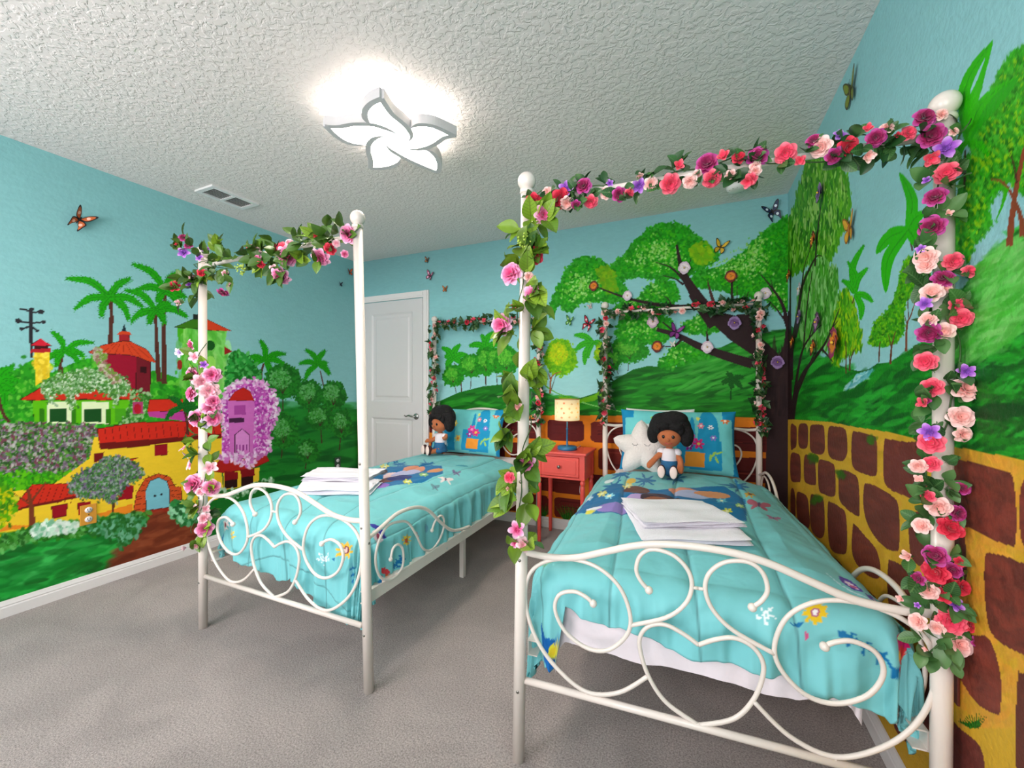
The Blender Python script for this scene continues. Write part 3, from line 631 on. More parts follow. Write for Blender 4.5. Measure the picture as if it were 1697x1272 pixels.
# the large tree and the tall fronds near the photographer
TR = [(1720, 60), (1640, 108), (1560, 215), (1500, 340), (1450, 480), (1400, 600), (1372, 720), (1330, 860), (1290, 1000), (1260, 1280), (1300, 1420), (1390, 1270), (1480, 1150), (1480, 1010), (1560, 930), (1600, 880), (1700, 960), (1900, 900), (1900, 0)]
c.poly(TR, (34, 136, 48), smooth=True, a=.97)
c.dabs(TR, 4200, 2.0, [(40, 150, 54), (24, 112, 40), (70, 180, 80), (52, 160, 60), (130, 190, 60)], ang=1.2, stretch=2.2, jit=1.2, spill=2.5)
c.dabs(TR, 500, 1.9, [(40, 150, 54), (60, 170, 70)], ang=1.2, stretch=2.2, jit=1, spill=3, edge=True)
for a, b, w in (((1590, 1290), (1660, 840), 38), ((1685, 1260), (1636, 1010), 34)): pass
c.stroke([(1606, 1290), (1620, 1120), (1650, 920), (1700, 680)], 12, 6, (134, 66, 40)); c.stroke([(1690, 1230), (1680, 1130), (1636, 1010), (1570, 900), (1490, 880)], 11, 2.5, (134, 66, 40)); c.stroke([(1650, 900), (1630, 780), (1600, 700)], 4, 1, (70, 40, 30))
c.stroke([(1590, 930), (1560, 1040), (1520, 1140)], 8, 1, (50, 170, 50)); c.stroke([(1560, 930), (1500, 960), (1440, 1040)], 7, 1, (50, 170, 50))
for tip, w in (((1492, 38), 74), ((1650, 255), 60), ((1440, 300), 50), ((1300, 500), 60), ((1480, 740), 50), ((1400, 690), 60), ((1295, 800), 40)):
    palm(c, 1342, 640, [tip], w, cols=((44, 176, 40), (30, 150, 46)))
c.poly([(1490, 38), (1500, 60), (1440, 300), (1390, 500), (1345, 660), (1325, 600), (1350, 400), (1420, 240)], (46, 178, 40), smooth=True)
c.poly([(1655, 250), (1600, 360), (1500, 480), (1400, 590), (1350, 680), (1400, 540), (1500, 380)], (36, 160, 56), smooth=True)
c.stroke([(1332, 700), (1330, 930)], 3, 3, (70, 40, 36), False)
# branches of the old tree that cross the corner
c.view(1240, 360, 3.709)
c.poly([(225, 600), (262, 560), (266, 800), (268, 1100), (272, 1900), (225, 1900)], BK)
for P, w0, w1 in (([(265, 1260), (290, 1100), (340, 960), (420, 850), (490, 740), (560, 560)], 9, 1.2), ([(500, 700), (556, 630)], 2.5, .8), ([(452, 810), (490, 850), (520, 890)], 4, 1), ([(268, 1200), (285, 1080), (310, 920), (340, 800), (400, 710), (450, 660)], 5, 1.5),
                  ([(340, 800), (352, 640), (372, 470), (395, 330)], 2.4, 1), ([(262, 1000), (266, 820), (290, 680), (310, 560), (330, 430), (370, 330), (420, 240), (455, 240)], 7, 1.4), ([(262, 900), (258, 600), (260, 380), (268, 260)], 4, 1),
                  ([(410, 300), (425, 100), (440, -20), (450, -120)], 2.6, 1), ([(330, 420), (345, 300), (380, 200)], 2.2, .8), ([(290, 740), (310, 660), (322, 620)], 4, 2), ([(300, 1080), (360, 940), (410, 830)], 4, 2), ([(375, 740), (400, 640)], 2, 1)):
    c.stroke(P, w0 * 1.1, w1, BK)
# stones of the right wall
c.view(1240, 640, 3.709)
MR = (208, 162, 44)
c.poly([(200, 205), (280, 203), (500, 218), (660, 250), (830, 275), (1040, 320), (1290, 375), (1500, 415), (1700, 455), (2600, 640), (2600, 4000), (200, 4000)], MR)
c.dabs([(240, 210), (800, 280), (1700, 460), (1700, 2100), (240, 1300)], 700, 5, [(196, 150, 36), (222, 176, 60), (212, 150, 50), (190, 150, 30)], stretch=2, a=.35, clip=True, smooth=False)
c.dabs([(1285, 380), (1700, 460), (1700, 2100), (1285, 2100)], 420, 6, [(228, 152, 52), (222, 160, 60)], stretch=2, a=.35, clip=True, smooth=False)
ST = [[(262, 240), (285, 238), (298, 262), (296, 360), (280, 382), (262, 380)],
 [(312, 240), (340, 226), (362, 236), (368, 270), (366, 360), (345, 384), (316, 374), (307, 330)],
 [(382, 246), (410, 234), (455, 238), (467, 262), (471, 380), (455, 416), (420, 416), (384, 396), (378, 330)],
 [(494, 256), (530, 246), (585, 256), (604, 290), (610, 400), (590, 450), (560, 458), (505, 436), (488, 380)],
 [(640, 286), (670, 278), (750, 296), (788, 330), (792, 520), (770, 552), (720, 540), (655, 510), (634, 440)],
 [(836, 340), (870, 326), (960, 340), (1080, 360), (1098, 560), (1100, 700), (1080, 722), (960, 672), (870, 630), (832, 560)],
 [(1190, 430), (1285, 448), (1440, 478), (1580, 520), (1625, 560), (1648, 760), (1640, 970), (1600, 976), (1500, 940), (1360, 870), (1240, 820), (1190, 720)],
 [(1700, 560), (2000, 620), (2000, 1060), (1700, 1000)],
 [(262, 420), (300, 412), (320, 440), (322, 570), (305, 588), (262, 570)],
 [(345, 430), (380, 426), (408, 446), (417, 590), (400, 606), (370, 600), (344, 570)],
 [(432, 464), (470, 454), (512, 470), (532, 500), (537, 650), (515, 678), (470, 664), (434, 630)],
 [(558, 524), (590, 514), (640, 536), (676, 580), (685, 770), (670, 796), (610, 756), (562, 700), (555, 610)],
 [(712, 612), (735, 596), (800, 620), (880, 670), (924, 740), (928, 980), (905, 1012), (850, 996), (790, 940), (735, 850), (708, 740)],
 [(986, 800), (1010, 772), (1080, 772), (1180, 800), (1290, 850), (1330, 900), (1340, 1200), (1300, 1240), (1200, 1200), (1080, 1120), (1000, 1040)],
 [(1456, 1045), (1490, 1024), (1600, 1050), (1700, 1090), (1900, 1150), (1900, 1760), (1700, 1655), (1560, 1580), (1480, 1480), (1452, 1250)],
 [(262, 640), (285, 650), (290, 800), (262, 820)], [(298, 660), (330, 654), (362, 680), (372, 740), (376, 860), (330, 880), (300, 800)],
 [(382, 680), (410, 666), (450, 684), (466, 720), (468, 900), (430, 930), (384, 860)],
 [(488, 730), (515, 714), (560, 740), (600, 790), (606, 1000), (570, 1030), (500, 980)],
 [(642, 862), (658, 850), (715, 915), (785, 1000), (812, 1100), (800, 1180), (720, 1150), (642, 1040)],
 [(860, 1090), (880, 1068), (960, 1110), (1040, 1180), (1060, 1420), (1000, 1500), (900, 1420), (858, 1300)],
 [(1140, 1560), (1180, 1520), (1300, 1520), (1400, 1530), (1470, 1540), (1520, 1640), (1556, 1820), (1548, 1990), (1530, 2016), (1450, 1980), (1380, 1920), (1300, 1800), (1180, 1700)],
 [(1655, 1800), (1680, 1760), (1800, 1780), (1900, 1900), (1900, 2500), (1660, 2400)],
 [(860, 1560), (1000, 1640), (1120, 1800), (1120, 2200), (900, 2100)], [(1180, 2000), (1300, 2100), (1440, 2250), (1440, 2600), (1200, 2500)],
 [(640, 1240), (800, 1330), (800, 1700), (640, 1560)], [(488, 1060), (600, 1150), (600, 1500), (488, 1400)], [(382, 960), (466, 1040), (466, 1300), (382, 1200)], [(300, 900), (370, 960), (370, 1180), (300, 1080)]]
for i, P in enumerate(ST):
    d = (i * 37 % 11) - 5
    c.poly(P, (104 + d, 50, 42 + d * .4), smooth=True)
    c.dabs(P, 40, 4, [(120, 58, 48), (90, 42, 36), (112, 54, 50), (128, 62, 46)], ang=.5, stretch=3, jit=1, a=.3, clip=True)
    if i in (6, 7, 14, 21): c.dabs(P, 60, 7, [(138, 64, 50), (130, 58, 46)], ang=.6, stretch=3, jit=1, a=.35, clip=True)
for x, y in ((760, 330), (400, 440), (575, 540), (420, 690)): c.dabs([(x - 22, y - 14), (x + 22, y - 14), (x + 22, y + 22), (x - 22, y + 22)], 16, 3, [(50, 100, 40)], a=.5)
for q in range(14):
    a = -1.9 + q * .22; c.stroke([(1370 + q * 3, 2100), (1372 + 80 * math.sin(a * .8) + q * 3, 2000 + 60 * abs(a) * .5)], 3, .8, [(40, 120, 50), (24, 84, 34)][q % 2], False)

# the greens of the mural lean towards yellow
for cv in (LW, BW, RW):
    g = np.clip(cv.I[..., 1] - cv.I[..., 2], 0, 1); cv.I[..., 2] = np.clip(cv.I[..., 2] - .38 * g * (cv.I[..., 1] > cv.I[..., 0]), 0, 1)
# ------------------------------------------------------------------ the room
m_wall_l = vcol_mat('mural_paint_left', 0.62, bump=(55, 0.0015), var=0.035, vscale=(18, 18, 60))
m_wall_b = vcol_mat('mural_paint_back', 0.62, bump=(55, 0.0015), var=0.035, vscale=(18, 18, 60))
m_wall_r = vcol_mat('mural_paint_right', 0.55, bump=(70, 0.0022), var=0.035, vscale=(22, 22, 60))
def wall_grid(name, cv, plane, val, m, flip):
    U, Z = np.meshgrid(cv.U(), cv.Vv())
    K = np.full(U.shape, val)
    if plane == 'x': o = grid_mesh(name, K, U, Z, cv.I, m, flip=flip)
    else: o = grid_mesh(name, U, K, Z, cv.I, m, flip=flip)
    o['kind'] = 'structure'; return o
wall_grid('wall_left', LW, 'x', XL, m_wall_l, False)
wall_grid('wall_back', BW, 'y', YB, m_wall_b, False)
wall_grid('wall_right', RW, 'x', XR, m_wall_r, True)
m_sky = mat('plain_turquoise_wall_paint', SKY, 0.65, bump=(55, 0.0015))
def quad_box(name, x0, x1, y0, y1, z0, z1, m, kind='structure'):
    o = MB().box(((x0 + x1) / 2, (y0 + y1) / 2, (z0 + z1) / 2), (x1 - x0, y1 - y0, z1 - z0)).build(name, m)
    if kind: o['kind'] = kind
    return o
quad_box('wall_left_near', XL - .1, XL, YF, 0.0, 0, CH, m_sky)
quad_box('wall_right_near', XR, XR + .1, YF, 0.62, 0, CH, m_sky)
quad_box('wall_left_core', XL - .12, XL - .02, 0, YB + .1, 0, CH, m_sky)
quad_box('wall_right_core', XR + .02, XR + .12, .62, YB + .1, 0, CH, m_sky)
quad_box('wall_back_core', XL - .1, XR + .1, YB + .02, YB + .12, 0, CH, m_sky)
# wall behind the photographer with its two window openings
mb = MB()
for x0, x1, z0, z1 in ((XL - .1, -2.98, 0, CH), (-2.98, -1.32, 0, .68), (-2.98, -1.32, 2.22, CH), (-1.32, -.62, 0, CH), (-.62, .42, 0, .68), (-.62, .42, 2.22, CH), (.42, XR + .1, 0, CH)):
    mb.box(((x0 + x1) / 2, YF - .06, (z0 + z1) / 2), (x1 - x0, .12, z1 - z0))
mb.build('wall_front', m_sky)['kind'] = 'structure'
m_trim = mat('white_trim_paint', (232, 228, 226), 0.4)
for i, (x0, x1) in enumerate(((-2.98, -1.32), (-.62, .42))):
    mb = MB()
    for a, b, z0, z1 in ((x0, x1, .64, .70), (x0, x1, 2.20, 2.26), (x0 - .03, x0 + .03, .64, 2.26), (x1 - .03, x1 + .03, .64, 2.26), (x0, x1, 1.43, 1.47)):
        mb.box(((a + b) / 2, YF - .02, (z0 + z1) / 2), (b - a, .05, z1 - z0))
    o = mb.build('window_%d' % (i + 1), m_trim); o['kind'] = 'structure'

# carpet: short cut pile, brushed this way and that
m_car = mat('grey_brown_carpet', (158, 147, 143), 0.95, sheen=0.25)
nt = m_car.node_tree; b = nt.nodes['Principled BSDF']
tc = nt.nodes.new('ShaderNodeTexCoord')
n1 = nt.nodes.new('ShaderNodeTexNoise'); n1.inputs['Scale'].default_value = 170; n1.inputs['Detail'].default_value = 4; n1.inputs['Roughness'].default_value = .75
n2 = nt.nodes.new('ShaderNodeTexNoise'); n2.inputs['Scale'].default_value = 2.4; n2.inputs['Detail'].default_value = 2; n2.inputs['Distortion'].default_value = 1.2
for n in (n1, n2): nt.links.new(tc.outputs['Object'], n.inputs['Vector'])
r1 = nt.nodes.new('ShaderNodeValToRGB'); r1.color_ramp.elements[0].position = .33; r1.color_ramp.elements[0].color = rgb(112, 102, 98); r1.color_ramp.elements[1].position = .64; r1.color_ramp.elements[1].color = rgb(196, 184, 179)
nt.links.new(n1.outputs['Fac'], r1.inputs[0])
r2 = nt.nodes.new('ShaderNodeMapRange'); r2.inputs[1].default_value = .38; r2.inputs[2].default_value = .62; r2.inputs[3].default_value = .88; r2.inputs[4].default_value = 1.06
nt.links.new(n2.outputs['Fac'], r2.inputs[0])
hs = nt.nodes.new('ShaderNodeHueSaturation'); nt.links.new(r1.outputs[0], hs.inputs['Color']); nt.links.new(r2.outputs[0], hs.inputs['Value']); nt.links.new(hs.outputs[0], b.inputs['Base Color'])
bp = nt.nodes.new('ShaderNodeBump'); bp.inputs['Strength'].default_value = 1; bp.inputs['Distance'].default_value = .006
nt.links.new(n1.outputs['Fac'], bp.inputs['Height']); nt.links.new(bp.outputs[0], b.inputs['Normal'])
quad_box('floor', XL - .1, XR + .1, YF - .1, YB + .1, -.1, 0, m_car)

# ceiling: knock-down texture
m_cei = mat('knockdown_ceiling_paint', (222, 216, 213), 0.85)
nt = m_cei.node_tree; b = nt.nodes['Principled BSDF']
tc = nt.nodes.new('ShaderNodeTexCoord'); n1 = nt.nodes.new('ShaderNodeTexNoise'); n1.inputs['Scale'].default_value = 42; n1.inputs['Detail'].default_value = 4; n1.inputs['Distortion'].default_value = .6
nt.links.new(tc.outputs['Object'], n1.inputs['Vector'])
rr = nt.nodes.new('ShaderNodeMapRange'); rr.interpolation_type = 'SMOOTHSTEP'; rr.inputs[1].default_value = .42; rr.inputs[2].default_value = .58
nt.links.new(n1.outputs['Fac'], rr.inputs[0])
bp = nt.nodes.new('ShaderNodeBump'); bp.inputs['Strength'].default_value = .6; bp.inputs['Distance'].default_value = .0035
nt.links.new(rr.outputs[0], bp.inputs['Height']); nt.links.new(bp.outputs[0], b.inputs['Normal'])
quad_box('ceiling', XL - .1, XR + .1, YF - .1, YB + .1, CH, CH + .1, m_cei)

def baseboard(name, a, b, side):
    """moulded skirting from a to b, side = inward normal"""
    prof = [(0.0, 0.0), (.014, 0.0), (.014, .050), (.011, .056), (.0125, .062), (.009, .070), (.005, .082), (0.0, .084)]
    A, B = Vector((*a, 0)), Vector((*b, 0)); n = Vector((*side, 0)); V = []
    for P in (A, B):
        for d, z in prof: V.append(P + n * (d + .001) + Vector((0, 0, z + .001)))
    k = len(prof); Fc = [(i, (i + 1) % k, k + (i + 1) % k, k + i) for i in range(k)] + [tuple(range(k)), tuple(range(2 * k - 1, k - 1, -1))]
    o = MB().add(V, Fc, False).build(name, m_trim); o['kind'] = 'structure'
baseboard('baseboard_left', (XL, YF), (XL, YB), (1, 0))
baseboard('baseboard_back', (-2.33, YB), (XR, YB), (0, -1))
baseboard('baseboard_right', (XR, YF), (XR, YB), (-1, 0))

# white two-panel door in the back wall
m_door = mat('white_door_paint', (214, 212, 212), 0.42)
m_chrome = mat('brushed_nickel', (190, 188, 184), 0.25, metal=1)
DX0, DX1, DZ = -3.17, -2.41, 2.03
mb = MB(); yf = YB - .014
for a, b, z0, z1 in ((DX0 + .12, DX1 - .12, 0.01, .24), (DX0 + .12, DX1 - .12, .86, 1.02), (DX0 + .12, DX1 - .12, DZ - .12, DZ), (DX0, DX0 + .12, .01, DZ), (DX1 - .12, DX1, .01, DZ)):
    mb.box(((a + b) / 2, YB - .008, (z0 + z1) / 2), (b - a, .014, z1 - z0))
for z0, z1 in ((.24, .86), (1.02, DZ - .12)):
    x0, x1 = DX0 + .12, DX1 - .12; cz = (z0 + z1) / 2; cx = (x0 + x1) / 2
    O = [(x0, z0), (x1, z0), (x1, z1), (x0, z1)]
    V = []
    for ins, y in ((0, YB - .015), (.018, YB - .004), (.045, YB - .004), (.062, YB - .011)):
        V += [(x0 + ins, y, z0 + ins), (x1 - ins, y, z0 + ins), (x1 - ins, y, z1 - ins), (x0 + ins, y, z1 - ins)]
    Fc = [(12, 13, 14, 15)]
    for k in range(3): Fc += [(4 * k + i, 4 * k + (i + 1) % 4, 4 * k + 4 + (i + 1) % 4, 4 * k + 4 + i) for i in range(4)]
    mb.add(V, Fc, False)
dr = mb.build('door_1', m_door); dr['kind'] = 'structure'
mb = MB(); zc = .885; xc = -2.485
mb.lathe([(.001, 0), (.031, 0), (.031, .006), (.020, .010), (.011, .012), (.011, .040), (.001, .042)], (xc, YB - .015, zc), 20, Matrix.Rotation(math.pi / 2, 4, 'X'))
mb.tube(catmull([(xc, YB - .05, zc), (xc - .03, YB - .054, zc + .002), (xc - .065, YB - .052, zc + .010), (xc - .095, YB - .052, zc + .000), (xc - .115, YB - .052, zc + .010)], 5), [.009] * 5 + [.0085] * 5 + [.007] * 5 + [.006] * 6, 10)
mb.build('door_handle', m_chrome, dr)
mb = MB()
for z in (.22, 1.9): mb.box((DX0 - .004, YB - .018, z), (.012, .01, .09))
mb.build('hinge', m_chrome, dr)
mb = MB()
TW = .062
for a, b, z0, z1 in ((DX1 + .006, DX1 + .006 + TW, 0, DZ + .008 + TW), (DX0 - .006 - TW * .9, DX0 - .006, 0, DZ + .008 + TW), (DX0 - .006, DX1 + .006, DZ + .008, DZ + .008 + TW)):
    mb.box(((a + b) / 2, YB - .009, (z0 + z1) / 2), (b - a, .016, z1 - z0))
    mb.box(((a + b) / 2, YB - .013, (z0 + z1) / 2), ((b - a) - (.03 if z1 - z0 > .2 else 0), .02, (z1 - z0) - (.03 if z1 - z0 < .2 else .0)))
mb.build('trim_1', m_trim)['kind'] = 'structure'
mb = MB(); mb.box(((DX0 + DX1) / 2, YB - .002, DZ / 2), (DX1 - DX0 + .02, .002, DZ)); mb.build('door_gap_sheet', mat('door_gap_painted_shade', (90, 88, 86), .8))['kind'] = 'structure'  # thin sheet behind the door, its dark grey painted as the gap's shade
# ------------------------------------------------------------------ ceiling lamp, vent, detector, outlets
m_led = mat('lit_acrylic', (255, 252, 246), 0.4, emit=((255, 240, 228), 34.0))
m_led2 = mat('lit_acrylic_upper', (255, 252, 246), 0.4, emit=((255, 244, 234), 9.0))
m_rim = mat('matt_white_metal_rim', (196, 196, 198), 0.5)
LZ = 2.375
def zpt(v, z=LZ):
    x, y = on_z(500 + v[0] / 3.709, 60 + v[1] / 3.709, z); return np.array([float(x), float(y)])
lamp = empty('ceiling_lamp', (-1.35, 1.58, CH)); tag(lamp, 'lit white ceiling lamp shaped like a five-petalled flower', 'ceiling lamp')
LM = Matrix.Translation(lamp.location).inverted()
PET = [([(645, 637), (675, 605), (665, 560), (620, 510), (560, 460), (520, 405), (490, 358)], [(490, 358), (430, 385), (392, 425), (384, 470), (405, 505), (430, 521)]),
       ([(595, 667), (700, 678), (770, 668), (830, 640), (880, 606), (945, 593)], [(945, 593), (890, 566), (815, 532), (745, 520), (695, 528), (668, 546)]),
       ([(515, 640), (532, 668), (565, 695), (625, 730), (705, 768), (785, 802), (838, 823)], [(838, 823), (850, 780), (832, 725), (795, 690), (757, 680)]),
       ([(525, 594), (480, 597), (438, 612), (410, 645), (408, 695), (422, 745), (420, 795)], [(420, 795), (485, 796), (550, 785), (592, 765), (606, 735)]),
       ([(600, 594), (560, 566), (500, 540), (430, 521), (320, 518), (225, 534), (145, 530)], [(145, 530), (200, 586), (262, 628), (320, 646), (406, 650)])]
for A, B in PET:
    a = [zpt(v) for v in catmull(A, 5)]; b_ = [zpt(v) for v in catmull(B, 5)]
    path = a + b_[1:]
    pts = path[:]
    def rim(pth, w0, w1):
        P = np.array(pth); T = np.gradient(P, axis=0); T /= np.linalg.norm(T, axis=1, keepdims=True) + 1e-9
        N = np.stack([-T[:, 1], T[:, 0]], 1); cen = np.mean(pts, axis=0)
        if np.mean(np.sum((cen - P) * N, axis=1)) < 0: N = -N
        t = np.linspace(0, 1, len(P)); w = .026 * np.clip((t if w1 > w0 else 1 - t) * 3.2, .12, 1)
        return P - N * np.asarray(w)[:, None] * .42, P + N * np.asarray(w)[:, None] * .58
    pet = MB().prism([tuple(p) for p in pts], LZ - .004, LZ + .008); pet.mi = 1; pet.prism([tuple(p) for p in pts], LZ + .009, LZ + .020)
    o = pet.build('petal', [m_led, m_led2], lamp); o.matrix_parent_inverse = LM
    mb = MB()
    for pth, w0, w1 in ((a, .004, .024), (b_, .024, .004)):
        P, Q = rim(pth, w0, w1); n = len(P); V = []
        for z in ((LZ - .016, LZ + .024) if w0 < w1 else (LZ - .0167, LZ + .0247)):
            V += [(p[0], p[1], z) for p in P] + [(p[0], p[1], z) for p in Q]
        Fc = []
        for i in range(n - 1):
            Fc += [(i, i + 1, n + i + 1, n + i), (2 * n + i, 3 * n + i, 3 * n + i + 1, 2 * n + i + 1), (i, 2 * n + i, 2 * n + i + 1, i + 1), (n + i, n + i + 1, 3 * n + i + 1, 3 * n + i)]
        Fc += [(0, n, 3 * n, 2 * n), (n - 1, 3 * n - 1, 4 * n - 1, 2 * n - 1)]
        mb.add(V, Fc, False)
    o2 = mb.build('petal_rim', m_rim, o); o2['label'] = 'pale grey rim of the petal'
mb = MB(); mb.lathe([(.001, 0), (.09, 0), (.095, -.01), (.095, -.045), (.085, -.055), (.001, -.055)][::-1], (0, 0, -.001), 28)
mb.build('ceiling_plate', m_rim, lamp)
mb = MB()
for k in range(5):
    a = k * 2 * math.pi / 5 + .3; mb.tube([(0, 0, -.05), (.09 * math.cos(a), .09 * math.sin(a), -.085)], .006, 8)
mb.lathe([(.001, -.10), (.022, -.098), (.026, -.09), (.026, -.05), (.001, -.05)], (0, 0, 0), 16)
mb.build('bracket', m_rim, lamp)

m_white = mat('white_plastic', (226, 224, 224), 0.4)
m_dark = mat('dark_slot', (40, 40, 42), 0.8)
v = empty('air_vent', (-2.915, 1.752, CH)); tag(v, 'white two-panel air vent grille set in the ceiling near the left wall', 'air vent')
mb = MB()
for a, b, x0, x1 in ((-.155, -.128, -.095, .095), (.128, .155, -.095, .095), (-.128, .128, -.095, -.068), (-.128, .128, .068, .095), (-.009, .009, -.068, .068)):
    mb.box(((x0 + x1) / 2, (a + b) / 2, -.006), (x1 - x0, b - a, .012))
mb.build('frame', m_white, v)
mb = MB(); mb.box((0, 0, -.0015), (.14, .26, .002)); mb.build('duct_opening', m_dark, v)
for sgn in (-1, 1):
    mb = MB()
    for k in range(7):
        x = -.058 + k * .0195; y0, y1 = sorted((sgn * .009, sgn * .128)); A = [(x + .006, -.0115), (x - .001, -.0035), (x - .0002, -.0030), (x + .0068, -.0110)]
        mb.add([(a_, y0, c_) for a_, c_ in A] + [(a_, y1, c_) for a_, c_ in A], [(3, 2, 1, 0), (4, 5, 6, 7)] + [(i, (i + 1) % 4, 4 + (i + 1) % 4, 4 + i) for i in range(4)], False)
    mb.build('louvre', m_white, v)
d = empty('smoke_detector', (.232, 3.0, CH)); tag(d, 'round white smoke detector on the ceiling above the back corner', 'smoke detector')
MB().lathe([(.001, -.034), (.035, -.034), (.052, -.028), (.060, -.014), (.060, 0), (.001, 0)], (0, 0, -.0005), 28).build('case', m_white, d)
mb = MB()
for k in range(12):
    a = k * math.pi / 6; mb.box((.046 * math.cos(a), .046 * math.sin(a), -.030), (.010, .004, .004), a)
mb.build('vent_ring', m_rim, d)

def outlet(loc, axis, plate, recp, label, label_plate=None):
    """duplex outlet; axis = outward normal of the wall (+1 left wall, -1 right wall)"""
    e = empty('power_outlet', loc, 0 if axis > 0 else math.pi); tag(e, label, 'power outlet')
    MB().box((.003, 0, 0), (.006, .072, .116), bev=.002).build('cover_plate', plate, e)
    mb = MB(); mk = MB()
    for dz in (-.027, .027):
        mb.lathe([(.001, 0), (.017, 0), (.017, .003), (.001, .003)], (.006, 0, dz), 16, Matrix.Rotation(math.pi / 2, 4, 'Y'))
        for dy in (-.006, .006): mk.box((.0095, dy, dz + .003), (.001, .002, .009))
        mk.box((.0095, 0, dz - .008), (.001, .004, .004))
    mk.box((.0068, 0, 0), (.002, .005, .005))
    r = mb.build('receptacle', recp, e); mk.build('slot', m_dark, r)
outlet((XL + .001, 1.166, .437), 1, mat('painted_over_plate', (214, 150, 50), .5), m_white, 'white power outlet on the painted yellow house wall at the left')
outlet((XL + .001, 2.991, .416), 1, mat('green_plate', (30, 60, 40), .5), m_white, 'power outlet with dark green plate on the painted meadow beside the door')
outlet((XR - .001, 1.323, .513), -1, mat('maroon_plate', (96, 42, 34), .4), m_white, 'power outlet with maroon plate on the right wall behind the garlanded bed post')
# ------------------------------------------------------------------ canopy beds
m_bed = mat('cream_enamelled_steel', (228, 217, 208), 0.32, coat=.25)
m_bolt = mat('steel_bolt', (150, 146, 140), 0.3, metal=1)
CRV = np.array([CC, SS, 0.0])                                  # the way the slightly bent posts lean
W_, L_ = 1.03, 1.957
RAILC = [(0.0, .664), (.08, .660), (.167, .669), (.259, .700), (.345, .730), (.42, .745), (.515, .750)]
BIG = [(.383, .361), (.30, .292), (.204, .270), (.11, .322), (.045, .40), (.012, .50), (.022, .59), (.075, .642), (.161, .663), (.241, .650), (.305, .600), (.334, .520), (.32, .460), (.267, .409), (.204, .403), (.139, .440), (.108, .500), (.122, .548), (.167, .566), (.204, .556), (.226, .540)]
SMALL = [(.385, .608), (.362, .632), (.350, .663), (.362, .705), (.396, .727), (.450, .718), (.488, .682), (.498, .636), (.480, .585), (.430, .538), (.335, .497)]
HEART = [(.515, .480), (.475, .503), (.43, .518), (.390, .508), (.364, .478), (.360, .437), (.382, .365), (.43, .300), (.515, .258)]
def mir(P): return [(W_ - p[0], p[1]) for p in P]
def panel(root, y, dz, low, zfac):
    """scrollwork end panel in the plane y; dz lifts it, zfac stretches it"""
    f = lambda P: [(p[0], y, (p[1] - .664) * zfac + .664 + dz) for p in P]
    top = RAILC[:-1] + [(.515, .750)] + mir(RAILC[:-1])[::-1]
    top[0] = (.012, .664); top[-1] = (W_ - .012, .664)
    MB().tube(catmull(f(top), 6), .0102, 12).build('top_rail', m_bed, root)
    MB().tube([(.01, y, low), (W_ - .01, y, low)], .0105, 12).build('bottom_rail', m_bed, root)
    mb = MB()
    for side in (lambda P: P, mir):
        for P in (BIG, SMALL):
            mb.tube(catmull(f(side(P)), 6), .0062, 8)
        for P in ([(.226, .540)], [(.385, .608)]):
            q = f(side(P))[0]; mb.ball(q, .0115, 12, 8)
        mb.tube(catmull(f(side(HEART)), 6), .0062, 8)
        for a, b in (((.161, .663), (.161, .672)), ((.396, .727), (.396, .742)), ((.498, .636), (.515, .636)), ((.204, .270), (.204, low - 0)), ((.515, .258), (.515, low))):
            if b[1] == low or b[1] == low - 0:
                A = f(side([a]))[0]; mb.tube([A, (side([a])[0][0], y, low)], .005, 6)
            else: mb.tube(f(side([a, b])), .005, 6)
    mb.build('scrollwork', m_bed, root)
